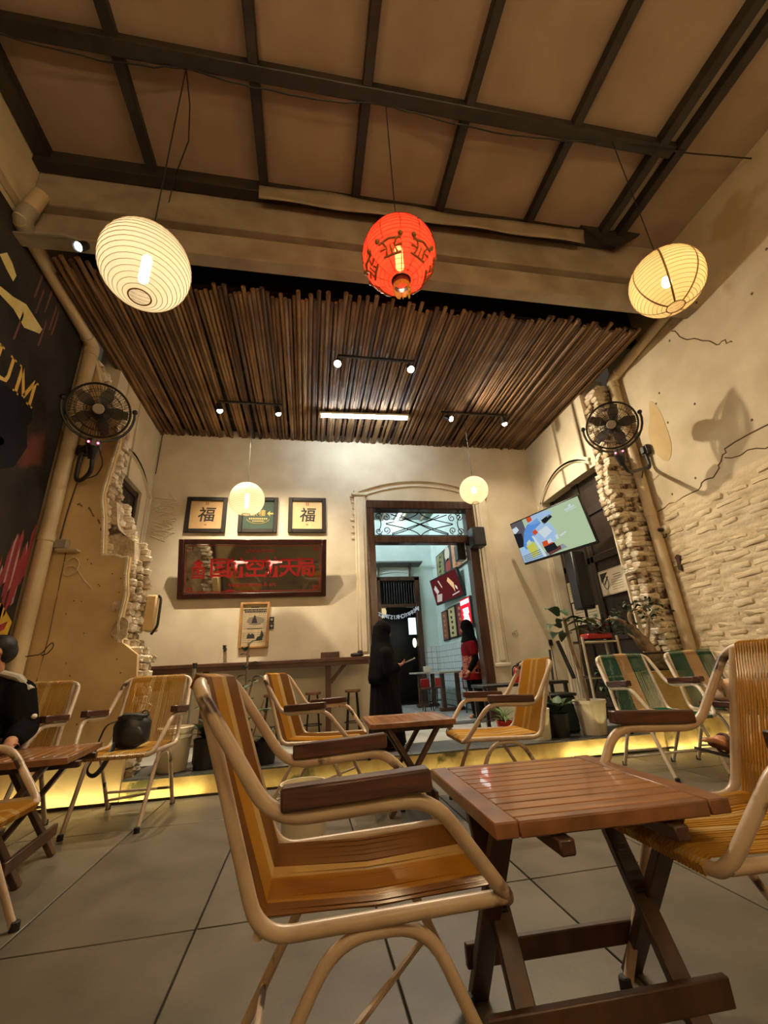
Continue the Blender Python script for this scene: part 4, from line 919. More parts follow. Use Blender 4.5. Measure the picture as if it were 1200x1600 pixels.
# red lettered mirror sign
t = picture(-1.575, .237, 1.745, 2.48, 'wide red framed mirror sign with red Chinese characters', MAT['redf'], MAT['mirror'], .062, 'mirror_sign', 'sign', None, .045)
t.rotation_euler = (.29, 0, 0); t.location.y -= .106*U
for (a, b, c, d) in ((-.80, .80, .285, .291), (-.80, .80, -.291, -.285)): G().box(((a+b)/2, -.0128, (c+d)/2), (b-a, .001, .008)).build('border_line', MAT['redp'], t)
for s in (-1, 1):
    G().box((s*.822, -.0128, 0), (.008, .001, .54)).build('border_line', MAT['redp'], t)
    for v in (-1, 1):
        g = G()
        for (dx, dz, w_, h_) in ((0, 0, .07, .007), (-.031, .0, .007, .07), (.0, .03, .07, .007), (.031, .012, .007, .03), (.0, -.012, .035, .007)): g.box((s*(.775+dx*1), -.0128, v*(.245+dz)), (w_, .001, h_))
        g.build('corner_fret', MAT['redp'], t)
for k, chx in enumerate('国航空航天局'): text(chx, .265, (-.42+.213*k, -.0135, -.01), XD, ZD, MAT['redp'], t, ext=.001, bold=.018)
text('囯', .17, (-.675, -.0135, -.06), XD, ZD, MAT['redp'], t, ext=.001, bold=.02); G().prism([(-.745, .055), (-.675, .12), (-.605, .055), (-.64, .055), (-.64, .03), (-.71, .03), (-.71, .055)], -.0138, -.0125, XZ).build('roof_mark', MAT['redp'], t)
text('chinatown', .085, (.06, -.0135, .225), XD, ZD, MAT['redp'], t, ext=.001, shear=.3, bold=.006); text('kedai chinese & art', .075, (-.02, -.0135, -.205), XD, ZD, MAT['redp'], t, ext=.001, bold=.004)
G().prism(blob((-.30, -.275), .05, .012, seed=8), -.0138, -.0125, XZ).build('line_mark', MAT['redp'], t)
# old newspaper page
t = picture(-.822, -.465, 1.141, 1.694, 'old newspaper page in a light wooden frame under the mirror sign', MAT['newsf'], MAT['news'], .03, 'newspaper_frame', 'picture')
g = G(); R = random.Random(3)
for (zz, h_, w_) in ((.215, .012, .10), (.185, .020, .28), (.160, .020, .25), (-.045, .010, .17)):
    x = -w_/2
    while x < w_/2: d = R.uniform(.008, .03); g.box((x+d/2, -.0126, zz), (d*.86, .001, h_)); x += d
g.build('headline', MAT['ink'], t, kind='stuff')
g = G()
for c in range(5):
    for r_ in range(16):
        if r_ not in (9,): g.box((-.115+.057*c, -.0124, .135-.022*r_-(.01 if r_ > 9 else 0)), (.048, .0006, .005))
g.build('text_line', MAT['inkg'], t, kind='stuff')
G().prism(blob((0, .055), .10, .055, seed=4), -.0130, -.0122, XZ).build('photo_print', MAT['inkg'], t); G().prism([(-.035, .02), (.035, .02), (.022, .07), (.012, .085), (.008, .115), (-.008, .115), (-.014, .085), (-.026, .07)], -.0135, -.0125, XZ).build('photo_print', MAT['ink'], t)
G().prism([(-.085, -.16), (.01, -.16), (.005, -.12), (-.02, -.10), (-.04, -.115), (-.06, -.10), (-.08, -.12)], -.0135, -.0125, XZ).build('photo_print', MAT['ink'], t); G().prism([(.02, -.19), (.10, -.185), (.115, -.12), (.09, -.06), (.075, -.13), (.04, -.15)], -.0135, -.0125, XZ).build('photo_print', MAT['ink'], t)
for k in range(2):
    o = G().box((-.437, YW-.003, 1.475-.075*k), (.056, .006, .066)).build('photo_strip', MAT['ink']); o['label'] = ('small dark photo pinned beside the newspaper frame, upper', 'small dark photo pinned beside the newspaper frame, lower')[k]; o['category'] = 'photo'
    G().prism(blob((-.437, 1.475-.075*k), .016, .014, seed=k+20), YW-.0075, YW-.0062, XZ).build('photo_print', MAT['greyc'], o)
t = thing('wall_tap', (-.969, YW, 1.147), 'small black tap on the back wall with white ties hanging from it', 'tap')
G().tube([(0, 0, 0), (0, -.06, .005)], .02, 10).tube([(0, -.05, .0), (0, -.055, -.035)], .012, 8).ell((0, -.06, .03), (.024, .014, .012), 8, 6).build('tap_body', MAT['black'], t)
G().tube(rnd([(0, -.05, -.03), (-.03, -.06, -.09), (-.04, -.07, -.16), (-.02, -.07, -.21)], .05), .004, 5).tube(rnd([(0, -.05, -.03), (-.05, -.05, -.10), (-.07, -.06, -.19)], .05), .003, 5).build('tie', MAT['white'], t)
t = thing('wall_sticker', (2.80, YW, 1.19), 'small faint sketch sticker on the wall right of the doorway', 'sticker')
g = G()
for a, b in (((-.045, .0), (.03, .045)), ((.03, .045), (.045, -.03)), ((.045, -.03), (-.02, -.045)), ((-.02, -.045), (-.045, 0)), ((-.02, .0), (.03, .0)), ((0, -.03), (.0, .03))): g.bar((a[0], -.002, a[1]), (b[0], -.002, b[1]), .002, .004)
g.build('sketch_mark', MAT['inkg'], t)
# ------------------------------------------------------------------ TV on the right side
t = thing('television', (0, 0, 0), 'large television on a wall arm, its screen pale green with blue and white shapes', 'television')
cT = Vector((0, 0, .8)); k_ = 1.24; TLc, TRc, BRc, BLc = [cT+(Vector(p)-cT)*k_ for p in ((2.301, 4.267, 2.314), (2.56, 3.332, 2.294), (2.673, 3.439, 1.822), (2.413, 4.374, 1.842))]
ctr = (TLc+TRc+BRc+BLc)/4; xd = ((TRc-TLc)+(BRc-BLc)).normalized(); zd = ((TLc-BLc)+(TRc-BRc)); zd = (zd-xd*zd.dot(xd)).normalized(); nd = xd.cross(zd)
wt, ht = ((TRc-TLc).length+(BRc-BLc).length)/2, ((TLc-BLc).length+(TRc-BRc).length)/2
t.location = ctr*U; t.rotation_euler = Matrix((xd, -nd, zd)).transposed().to_euler()
if True:   # local: x right, z up, -y towards the room
    G().box((0, .022, 0), (wt, .04, ht), ch=.006).build('casing', MAT['black'], t)
    G().box((0, .07, -.02), (wt*.5, .06, ht*.5), ch=.01).build('back_housing', MAT['black'], t)
    aw = Matrix((xd, -nd, zd)) @ (Vector((3.61, ctr.y+.05, ctr.z))-ctr); G().box((0, .11, -.0), (.12, .06, .16)).tube([(0, .10, 0), tuple(aw)], .022, 8).build('wall_arm', MAT['iron'], t)
    W2, H2 = wt-.03, ht-.05
    G().box((0, -.001, .008), (W2, .004, H2)).build('screen', em('screen_green', (186, 208, 168), .82), t)
    SCOL = dict(w=(214, 226, 232), b=(96, 150, 222), lb=(168, 200, 232), k=(34, 34, 40), y=(206, 204, 84), o=(214, 84, 40), g=(120, 130, 132), br=(110, 60, 52), lg=(202, 216, 188), gr=(150, 156, 160), sk=(206, 150, 110), dk=(96, 92, 98))
    SM = {c: em('screen_'+c, v, .85) for c, v in SCOL.items()}
    def sp(poly, c, lay): G().prism([((u-.5)*W2, .008+(.5-v)*H2) for u, v in poly], -.0035-.0004*lay, -.0032-.0004*lay, XZ).build('screen_shape', SM[c], t)
    sp([(0, 0), (.20, 0), (.20, .42), (.1, .5), (0, .55)], 'dk', 0); sp([(.0, .12), (.08, .10), (.10, .2), (.03, .26), (.0, .24)], 'w', 1); sp([(0, .24), (.12, .3), (.1, .62), (0, .62)], 'k', 1)
    sp([(0, .66), (.10, .60), (.36, .9), (.36, 1), (0, 1)], 'lb', 0); sp([(.08, .6), (.16, .3), (.24, .16), (.42, .1), (.45, .3), (.3, .5), (.2, .7), (.1, .7)], 'b', 1)
    sp([(.25, .0), (.55, .0), (.56, .1), (.42, .22), (.3, .2), (.25, .12)], 'lb', 1); sp([(.26, .0), (.34, .0), (.34, .1), (.27, .12)], 'o', 2); sp([(.46, .18), (.60, .12), (.62, .2), (.48, .3)], 'k', 2)
    sp([(.30, .34), (.44, .24), (.56, .30), (.60, .52), (.54, .74), (.36, .76), (.28, .6)], 'lb', 2); sp([(.36, .4), (.5, .34), (.55, .5), (.42, .6)], 'w', 3); sp([(.28, .36), (.34, .32), (.36, .42), (.30, .46)], 'o', 3)
    sp([(.36, .66), (.50, .64), (.50, .76), (.36, .78)], 'o', 4); sp([(.44, .65), (.50, .64), (.50, .73), (.44, .74)], 'w', 5); sp([(.36, .78), (.52, .75), (.54, .90), (.38, .94)], 'k', 4); sp([(.38, .90), (.58, .85), (.58, .94), (.40, 1.0)], 'br', 3)
    sp([(.12, .62), (.24, .56), (.27, .9), (.16, .96)], 'y', 3); sp([(.14, .56), (.2, .5), (.22, .6), (.14, .64)], 'lg', 4); sp([(.25, .45), (.28, .45), (.36, 1), (.32, 1)], 'w', 3)
    sp([(.34, .9), (.62, .84), (.66, .94), (.4, 1), (.34, 1)], 'gr', 2); sp([(.56, .62), (.60, .60), (.60, .7), (.57, .72)], 'w', 3); sp([(.62, .64), (.72, .60), (.72, .62), (.63, .68)], 'w', 3)
    for k in range(4): sp([(.02, .84+.04*k), (.30, .80+.05*k), (.30, .815+.05*k), (.02, .86+.04*k)], 'g', 4)
    sp([(.52, .04), (.60, .02), (.64, .12), (.56, .18)], 'lb', 2)
    for k in range(6): sp([(.80+.022*k, .155-.004*k), (.815+.022*k, .15-.004*k), (.82+.022*k, .19-.004*k), (.805+.022*k, .195-.004*k)], 'w', 4)
    sp([(.80, .215), (.94, .19), (.94, .20), (.80, .228)], 'w', 4); sp([(.85, .12), (.88, .08), (.90, .11), (.87, .14)], 'w', 4)
# ------------------------------------------------------------------ speakers, papers on the dark door
t = thing('speaker', (2.37, 5.44, 2.51), 'black speaker box fixed to the upper right of the door frame', 'speaker')
G().box((0, 0, 0), (.19, .18, .28), ch=.012).build('cabinet', MAT['black'], t); G().box((0, -.093, 0), (.16, .006, .25), ch=.003).build('grille', MAT['cloth2'], t)
t = thing('speaker', (2.25, 5.86, 2.40), 'black speaker box behind the right door jamb, under the transom bar', 'speaker')
G().box((0, 0, 0), (.13, .16, .24), ch=.012).build('cabinet', MAT['black'], t); G().box((0, -.083, 0), (.10, .006, .2), ch=.003).build('grille', MAT['cloth2'], t)
t = thing('column_speaker', (3.285, 4.66, .14), 'tall black column speaker on a pole before the dark door', 'speaker', s=1.06)
G().box((0, 0, 1.49), (.17, .16, .66), ch=.012).build('cabinet', MAT['black'], t); G().box((0, -.083, 1.49), (.13, .006, .6), ch=.003).build('grille', MAT['cloth2'], t); G().tube([(0, 0, .3), (0, 0, 1.17)], .017, 10).build('pole', MAT['iron'], t)
for a in (.4, 2.5, 4.6): G().tube([(0, 0, .5), (.22*math.cos(a), .22*math.sin(a), .012)], .011, 8).build('leg', MAT['iron'], t)
XDR = (0, -1, 0)
def sheet(y0, y1, z0, z1, label, name, rot=0, x=3.590):
    o = G().box((0, 0, 0), (.004, y1-y0, z1-z0)).build(name, MAT['paperw'], None, (x, (y0+y1)/2, (z0+z1)/2), (rot, 0, 0)); o['label'] = label; o['category'] = 'paper'; return o
o = sheet(4.235, 4.695, 1.52, 1.82, 'cream certificate with a dark corner emblem on the dark door', 'certificate', .0)
G().prism([(.20, .12), (.20, .0), (.06, .12)], -.0035, -.0022, YZ).build('emblem', MAT['ink'], o); G().tube([(-.004, .12+.045*math.cos(a), .0+.075*math.sin(a)) for a in [k*PI/10 for k in range(20)]], .004, 5, closed=True).build('emblem', MAT['ink'], o); G().bar((-.004, .15, -.02), (-.004, .07, .07), .003, .012).build('emblem', MAT['ink'], o)
for k in range(7): G().box((-.0028, -.07 if k > 1 else -.09, .07-.028*k), (.001, .19 if k > 1 else .13, .008 if k < 2 else .005)).build('line_mark', MAT['inkg'], o)
G().box((-.0026, 0, .142), (.001, .44, .003)).box((-.0026, 0, -.142), (.001, .44, .003)).box((-.0026, .222, 0), (.001, .003, .285)).box((-.0026, -.222, 0), (.001, .003, .285)).build('border_line', MAT['inkg'], o)
for k, (a, b, c, d) in enumerate(((5.12, 5.38, 1.55, 1.82), (5.10, 5.36, 1.24, 1.53), (4.83, 5.08, 1.22, 1.44))):
    o = sheet(a, b, c, d, ('white printed sheet on the dark door, upper left by the column speaker', 'white printed sheet on the dark door, directly under the upper one', 'white printed sheet on the dark door, right of the lower sheets')[k], 'paper_sheet')
    for j in range(5): G().box((-.0028, 0, .08-.035*j), (.001, (b-a)*.7, .006)).build('line_mark', MAT['inkg'], o)

# ------------------------------------------------------------------ wall bar and stools
t = thing('wall_bar', (0, 5.4, .14), 'long dark wooden bar counter along the back wall, left of the doorway', 'bar counter')
G().box((-.50, .0, .815), (2.47, .38, .04), ch=.006).build('counter', MAT['brown'], t)
G().box((-.50, -.16, .775), (2.45, .03, .05), ch=.004).build('apron', MAT['brown'], t)
G().box((.25, -.10, .40), (.06, .06, .80), ch=.005).build('post', MAT['brown'], t); G().bar((.265, -.10, .56), (.47, -.10, .785), .04, .05, up=(0, 1, 0), ch=.004).build('brace', MAT['brown'], t)
G().box((-1.62, 0, .69), (.20, .34, .22), ch=.006).build('end_box', MAT['brown'], t); G().box((-1.1, -.1, .40), (.06, .06, .80), ch=.005).build('post', MAT['brown'], t)
def stool_proto(label, loc, h, mat, name='bar_stool', grp='round bar stools under the wall bar'):
    t = thing(name, loc, label, 'stool', grp)
    G().lathe([(0, h-.03), (.085, h-.03), (.092, h-.02), (.092, h-.005), (.085, h), (0, h)], 20).build('seat', mat, t)
    for k in range(4):
        a = PI/4+k*PI/2; G().tube([(.065*math.cos(a), .065*math.sin(a), h-.03), (.105*math.cos(a), .105*math.sin(a), 0)], .009, 8).build('leg', MAT['iron'], t)
    G().tube([(.097*math.cos(k*PI/12), .097*math.sin(k*PI/12), .14) for k in range(24)], .006, 6, closed=True).build('foot_ring', MAT['iron'], t)
    return t
s0 = stool_proto('black legged round bar stool nearest the doorway, under the bar', (.53, 5.30, .14), .48, MAT['teakd'])
place(s0, (.08, 5.30, .14), 'black legged round bar stool left of the bar post')
place(s0, (-.38, 5.30, .14), 'black legged round bar stool behind the plant stalks')
t = thing('wooden_box', (.276, 5.38, .976), 'brown wooden box standing on the bar counter above the post', 'box')
G().box((0, 0, .035), (.22, .12, .07), ch=.004).build('box', MAT['brown'], t); G().box((0, -.061, .035), (.004, .002, .07)).build('seam', MAT['ink'], t)
o = G().prism([(-.05, 0), (.05, 0), (.05, .10), (-.05, .10)], -.002, .002, XZ).build('menu_stand', MAT['pane'], None, (.10, 5.36, .976)); o['label'] = 'clear upright menu holder on the bar left of the brown box'; o['category'] = 'menu holder'
t = thing('bird_ornament', (.60, 5.38, .976), 'dark bird shaped ornament on the right end of the bar', 'ornament')
lump((0, 0, .025), (.08, .04, .025), 2, amp=.05).build('body', MAT['blackw'], t); lump((.04, 0, .055), (.035, .025, .022), 4, amp=.05).build('head', MAT['blackw'], t)
t = thing('standpipe', (-1.10, 4.75, .14), 'slim grey standpipe with a black cap behind the large amber chair', 'pipe')
G().tube([(0, 0, 0), (0, 0, .80)], .018, 10).build('pipe', MAT['pvcg'], t); G().tube([(0, 0, .78), (0, 0, .83)], .024, 10).build('cap', MAT['black'], t)
# ------------------------------------------------------------------ plants
def leafmesh(L, w, bend, n=6, fold=.25):
    P = []
    for i in range(n+1):
        u = i/n; ww = w*math.sin(PI*min(1, u*.92+.06))**.8*(1-.15*u); y = L*(u-.12*bend*u*u); z = L*(.55*bend*u-.75*bend*u*u)
        P.append([(-ww, y, z+fold*ww), (-ww*.5, y, z+fold*ww*.4), (0, y, z), (ww*.5, y, z+fold*ww*.4), (ww, y, z+fold*ww)])
    return G().grid(P)
LEAVES = {}
def leaf(parent, p, az, pitch, L, w, mat, bend=.6, name='leaf'):
    k = (round(L, 2), round(w, 2), bend, mat)
    if k not in LEAVES: me = leafmesh(k[0], k[1], bend).mesh('leaf', 80, fix=False); me.materials.append(MAT[mat]); LEAVES[k] = me
    o = link(name, LEAVES[k], parent, p); o.rotation_euler = Euler((pitch, 0, az), 'XYZ'); return o
def pot(t, r0, r1, h, mat, rim=True):
    g = G().lathe([(0, .003), (r0, .003), (r0*1.01, .01), (r1, h*.90), (r1*1.05, h*.90), (r1*1.05, h), (r1*.93, h), (r1*.9, h*.86), (0, h*.86)], 22); g.build('pot', mat, t)
    G().lathe([(0, h*.87), (r1*.89, h*.87)], 18, cap1=False).build('soil', MAT['soil'], t)
def plant(name, loc, label, r0, r1, h, pm_, leaves, stems=(), group=None):
    t = thing(name, loc, label, 'plant', group); pot(t, r0, r1, h, pm_)
    for s in stems: G().tube(rnd(s[0], .06), s[1], 7).build('stem', s[2], t)
    for l in leaves: leaf(t, *l)
    return t
R = random.Random(11)
def rosette(n, z, L, w, mat, p0=.3, p1=1.1, bend=.7, r=.01): return [((r*math.cos(k*2.4), r*math.sin(k*2.4), z), k*2.4+R.uniform(-.3, .3), R.uniform(p0, p1), L*R.choice((.8, 1, 1.15)), w*R.choice((.9, 1)), mat, bend) for k in range(n)]
plant('potted_plant', (2.36, 4.12, .14), 'leafy green plant in a black pot between the two white pots', .085, .105, .20, MAT['black'], rosette(12, .18, .27, .06, 'leaf', .3, 1.1), [(((0, 0, .17), (-.03, .0, .32), (-.05, -.01, .40)), .006, MAT['bark'])])
plant('potted_plant', (2.70, 4.08, .14), 'tall stemmed plant in a large white bucket below the column speaker', .105, .145, .30, MAT['white'], [((-.10+.05*math.cos(k*2.1), .05*math.sin(k*2.1), .92+.06*(k % 4)), k*2.1, R.uniform(-.2, .6), R.choice((.22, .27)), .07, 'leaf', .9) for k in range(9)]+[((.06, .0, 1.02), -1.2, .1, .34, .06, 'leafl', .7), ((.0, .0, 1.03), -2.6, .2, .22, .045, 'leaf', .7)], [(((0, 0, .26), (-.02, .0, .5), (-.07, .0, .75), (-.09, 0, 1.08)), .017, MAT['bark']), (((-.02, 0, .5), (.03, .0, .8), (.05, 0, 1.04)), .008, MAT['bark'])])
plant('white_pot', (2.13, 4.06, .14), 'white pot standing behind the amber chair right of the middle table', .09, .11, .26, MAT['white'], rosette(7, .24, .14, .012, 'leafl'), [], None)
plant('spider_plant', (1.90, 4.30, .14), 'pale striped plant in a terracotta pot at the right of the doorway', .06, .075, .15, MAT['red'], rosette(22, .14, .22, .012, 'leafl', -.1, 1.2, .9), [])
plant('potted_plant', (-.46, 4.13, .14), 'thin stalked plant in a small black pot, left of its twin', .05, .072, .16, MAT['black'], [((.02, .0, .62), .4, .2, .10, .035, 'leafd', .7), ((.0, .0, .60), 2.2, -.3, .12, .035, 'leafd', .8), ((.0, 0, .66), 4.4, .1, .11, .035, 'leafd', .7)], [(((0, 0, .12), (-.06, .0, .36), (.0, .0, .66)), .007, MAT['bark']), (((0, 0, .12), (.06, 0, .34), (.10, 0, .48)), .005, MAT['bark'])])
plant('potted_plant', (-.32, 4.08, .14), 'dark leaved plant in a black pot under the bar, right of the stalks', .07, .085, .17, MAT['black'], rosette(12, .15, .14, .03, 'leafd', .4, 1.3)+[((-.02, 0, .38), k*1.3, .4, .11, .03, 'leaf', .7) for k in range(5)], [(((0, 0, .12), (-.02, 0, .4)), .006, MAT['bark'])])
plant('potted_plant', (-.80, 4.10, .14), 'dark plant in a black grow bag beside the white pail', .085, .095, .22, MAT['black'], rosette(12, .2, .22, .045, 'leafd', .3, 1.3)+[((0, 0, .42), k*1.25, .3, .15, .04, 'leaf', .7) for k in range(5)], [(((0, 0, .15), (.0, 0, .44)), .008, MAT['bark'])])
plant('climbing_plant', (-.62, 4.95, .14), 'dark climbing plant on a stick behind the large amber chair', .07, .085, .18, MAT['black'], [((.03*math.cos(k*2), .03*math.sin(k*2), .25+.062*k), k*2.0, R.uniform(-.2, .6), .13, .045, 'leafd' if k % 3 else 'leaf', .8) for k in range(13)], [(((0, 0, .12), (0, 0, 1.02)), .012, MAT['bark'])])
t = thing('pail', (-1.05, 4.11, .14), 'cream plastic pail with a lid rim behind the left amber chair', 'bucket')
G().lathe([(0, .003), (.105, .003), (.112, .02), (.132, .28), (.14, .285), (.14, .315), (.13, .32), (.125, .30), (.11, .03), (0, .03)], 26).build('pail_body', MAT['white'], t); G().lathe([(.134, .24), (.139, .242), (.139, .262), (.135, .264)], 26, cap0=False, cap1=False).build('rim_band', MAT['white'], t)
o = G().box((0, 0, .10), (.10, .2, .2), ch=.01).build('black_crate', MAT['black'], None, (-.90, 4.42, .14)); o['label'] = 'black box behind the cream pail and the grow bag'; o['category'] = 'box'
# bonsai on the low wall
t = thing('bonsai', (3.34, 3.885, .665), 'gnarled bonsai tree in a rough stone trough on the low wall', 'bonsai')
g = G().box((0, 0, .085), (.36, .16, .16), ch=.03)
for k in range(30): g.ell((R.uniform(-.17, .17), R.choice((-.08, .08)), R.uniform(.02, .15)), (.035, .012, .025), 8, 5)
g.build('trough', MAT['stone'], t); G().box((0, 0, .165), (.31, .12, .02), ch=.006).build('soil', MAT['soil'], t)
tr = G()
tr.tube(rnd([(.0, 0, .16), (-.03, 0, .26), (-.07, .01, .36), (-.15, .0, .44), (-.26, -.02, .50)], .06), [.05]*3+[.04]*6+[.03]*6+[.014]*50, 9) if False else None
def taper(pts, r0, r1, n=9):
    p = rnd(pts, .06); N = len(p); return tr.tube(p, [r0+(r1-r0)*i/(N-1) for i in range(N)], n)
taper([(.02, 0, .16), (-.02, 0, .27), (-.08, .01, .36), (-.13, .0, .46)], .055, .026); taper([(-.10, 0, .40), (-.20, -.02, .46), (-.32, -.02, .52), (-.40, .0, .50)], .026, .008); taper([(-.12, 0, .45), (-.12, .02, .55), (-.06, .0, .60), (.04, 0, .58)], .022, .008); taper([(-.02, 0, .28), (.06, .02, .38), (.08, .0, .50), (.14, .0, .56)], .028, .008)
taper([(.0, 0, .2), (-.1, -.02, .22), (-.16, -.03, .32), (-.22, -.03, .36)], .03, .007); taper([(.03, 0, .17), (.09, -.03, .17)], .035, .012); taper([(-.02, 0, .18), (-.09, -.03, .165)], .035, .01)
tr.build('trunk', MAT['bark'], t)
G().tube(rnd([(-.10, -.02, .55), (-.02, -.06, .60), (.05, -.06, .50), (.10, -.07, .40), (.18, -.07, .38), (.24, -.06, .42)], .06), .006, 6).build('training_wire', MAT['pvc'], t)
g = G(); tips = [(-.36, 0, .5), (-.28, -.02, .56), (-.42, .02, .46), (-.06, 0, .62), (.03, 0, .60), (-.12, .0, .64), (.13, 0, .58), (.18, .02, .52), (-.22, -.03, .38), (.10, -.03, .62), (-.32, -.04, .42)]
LB = leafmesh(.055, .014, .5, 3)
for (x, y, z) in tips:
    for k in range(15):
        Mx = Matrix.Translation((x+R.gauss(0, .05), y+R.gauss(0, .045), z+R.gauss(0, .04))) @ Euler((R.uniform(-1, 1), R.uniform(-1, 1), R.uniform(0, 6.3))).to_matrix().to_4x4()
        g.add([Mx @ Vector(v) for v in LB.v], LB.f)
g.build('foliage', MAT['leafd'], t, kind='stuff', fix=False)
o = G().box((0, 0, .07), (.13, .12, .14), ch=.01).build('black_box', MAT['black'], None, (3.62, 3.88, .665)); o['label'] = 'small black box on the low wall between bonsai and pipe'; o['category'] = 'box'
# rack, crates and sticks among the pots
t = thing('plant_rack', (3.14, 4.42, .14), 'white metal tube rack with shelf bars behind the tall plant', 'rack')
for x in (-.21, .21):
    for y in (-.10, .10): G().tube([(x, y, 0), (x, y, .90)], .013, 8).build('upright', MAT['white'], t)
for z in (.48, .84):
    for y in (-.10, .10): G().tube([(-.21, y, z), (.21, y, z)], .010, 8).build('shelf_bar', MAT['white'], t)
    G().box((0, 0, z+.012), (.42, .2, .012), ch=.003).build('shelf', MAT['black'], t)
t = thing('flowering_plant', (3.16, 4.40, 1.01), 'red and green leafy plant in a red tray on top of the white rack', 'plant')
G().box((0, 0, .03), (.30, .16, .06), ch=.012).build('tray', MAT['red'], t)
for k in range(30): leaf(t, (R.uniform(-.14, .14), R.uniform(-.06, .06), R.uniform(.05, .22)), R.uniform(0, 6.3), R.uniform(-.3, 1.0), .10, .025, 'leafd' if k % 3 else 'batik', .7)
plant('hanging_plant', (3.02, 4.30, .64), 'small green plant in a black pot on the lower shelf of the rack', .04, .05, .09, MAT['black'], [((R.uniform(-.08, .08), -.06, .02+R.uniform(-.2, .18)), R.uniform(0, 6), R.uniform(-.8, .4), .06, .02, 'leafl' if k % 3 == 0 else 'leaf', .6) for k in range(26)], [])
t = thing('side_shelf', (2.28, 4.64, .14), 'low black shelf bench along the wall behind the pots', 'shelf')
G().box((0, 0, .455), (.98, .34, .03), ch=.005).build('shelf_top', MAT['blackw'], t)
for x in (-.46, .46):
    for y in (-.14, .14): G().box((x, y, .22), (.035, .035, .44), ch=.003).build('leg', MAT['blackw'], t)
t = thing('storage_crate', (2.50, 4.37, .14), 'dark green plastic crate under the black shelf', 'crate')
G().box((0, 0, .17), (.34, .26, .34), ch=.02).build('crate_body', pm('dark_green_plastic', (30, 40, 34), None, rough=.5), t); G().box((0, 0, .345), (.37, .29, .03), ch=.01).build('lid', MAT['black'], t)
t = thing('fire_extinguisher', (2.44, 5.20, .60), 'small red fire extinguisher on the black shelf right of the doorway', 'fire extinguisher')
t.location = Vector((2.30, 4.66, .61))*U
G().lathe([(0, 0), (.05, 0), (.053, .01), (.053, .11), (.035, .145), (.018, .15), (.018, .165), (0, .165)], 18).build('cylinder', MAT['red'], t)
G().box((.01, 0, .18), (.03, .02, .03), ch=.003).bar((.0, 0, .19), (.06, 0, .215), .014, .008).bar((0, 0, .175), (.055, 0, .178), .014, .006).build('valve', MAT['black'], t); G().tube(rnd([(-.01, 0, .175), (-.06, 0, .16), (-.07, 0, .08), (-.062, 0, .03)], .04), .008, 8).build('hose', MAT['black'], t)
for k, (a, b, lab) in enumerate((((2.62, 4.52, .62), (2.66, 4.55, .93), 'thin black rod leaning behind the amber chair at the right'), ((2.86, 4.5, .62), (2.78, 4.56, 1.02), 'thick black rod standing on the black shelf by the door edge'))):
    o = G().tube([a, b], .012+.010*k, 8).build('rod', MAT['black']); o['label'] = lab; o['category'] = 'rod'
t = thing('light_switch', (3.30, YW, 1.05), 'small black wall plug with a thin wire near the right corner', 'switch')
G().box((0, -.012, 0), (.05, .025, .08), ch=.005).build('plate', MAT['black'], t); G().tube([(0, -.01, -.04), (.0, -.01, -.5)], .004, 5).build('wire', MAT['cable'], t)
o = G().tube([(IL+.03, YW-.015, 4.05), (IL+.025, YW-.015, 3.75), (IL+.02, YW-.015, 3.45)], .006, 5).build('wall_wire', MAT['cable']); o['label'] = 'thin wire hanging in the left corner of the back wall'; o['category'] = 'wire'
# ------------------------------------------------------------------ things in the room behind the doorway
def menu(y0, y1, z0, z1, label, mats, name='menu_board', cat='menu board', x=2.755):
    t = thing(name, (x, (y0+y1)/2, (z0+z1)/2), label, cat); a, b = y1-y0, z1-z0
    G().box((-.015, 0, 0), (.03, a, b), ch=.004).build('frame', MAT['blackw'], t); n = len(mats); w = (a-.05)/n
    for k, (m, kind) in enumerate(mats):      # listed from far to near
        yc = a/2-.025-w*(k+.5); G().box((-.031, yc, 0), (.004, w-.03, b-.06)).build('panel', m, t)
        if kind == 'dish':
            for v in (.14, -.10): G().lathe([(0, 0), (w*.30, 0)], 20, (-.035, yc, v), Euler((0, -PI/2, 0)).to_matrix(), cap1=False).build('dish_print', pm('dish_%d' % len(bpy.data.materials), (206, 196, 172) if v > 0 else (150, 60, 50), None), t, fix=False)
        else:
            for j in range(5): G().prism(blob((yc+R.uniform(-.05, .05)*w, b*(.32-.16*j)), w*.16, b*.05, n=14, amp=.3, seed=j+k*7), -.0345, -.0332, YZ).build('print_mark', kind, t)
    return t
pa = pm('menu_olive', (150, 142, 96), (110, 104, 70), 5, .6); pb = pm('menu_dark', (48, 50, 58), None); pc = pm('menu_orange', (202, 152, 104), (176, 112, 76), 5, .6); pd = pm('menu_cream', (198, 182, 130), None); pe = pm('menu_brown', (150, 92, 62), (128, 76, 52), 5, .6); pg_ = pm('menu_red', (120, 36, 40), None)
menu(6.55, 8.57, 2.50, 3.06, 'long four panel menu board high on the right wall beyond the doorway', [(pa, MAT['leafd']), (pb, 'dish'), (pc, pe), (pd, MAT['leafd'])])
menu(8.19, 8.57, 1.30, 1.88, 'narrow brown panel, leftmost of the lower boards beyond the doorway', [(pe, pc)])
menu(7.70, 8.13, 1.31, 1.90, 'narrow cream panel with dark script, between brown and red boards', [(pd, MAT['ink'])])
menu(7.28, 7.66, 1.31, 1.90, 'narrow red panel beside the lit red sign beyond the doorway', [(pg_, pc)])
t = thing('lit_sign', (2.74, 7.02, 1.66), 'bright red and white lit sign on the wall beyond the doorway', 'sign')
G().box((-.03, 0, 0), (.07, .48, .52), ch=.008).build('sign_case', MAT['black'], t); G().box((-.067, 0, 0), (.006, .44, .48)).build('sign_face', em('sign_red', (230, 30, 44), 1.6), t)
ws = em('sign_white', (255, 255, 250), 3.0)
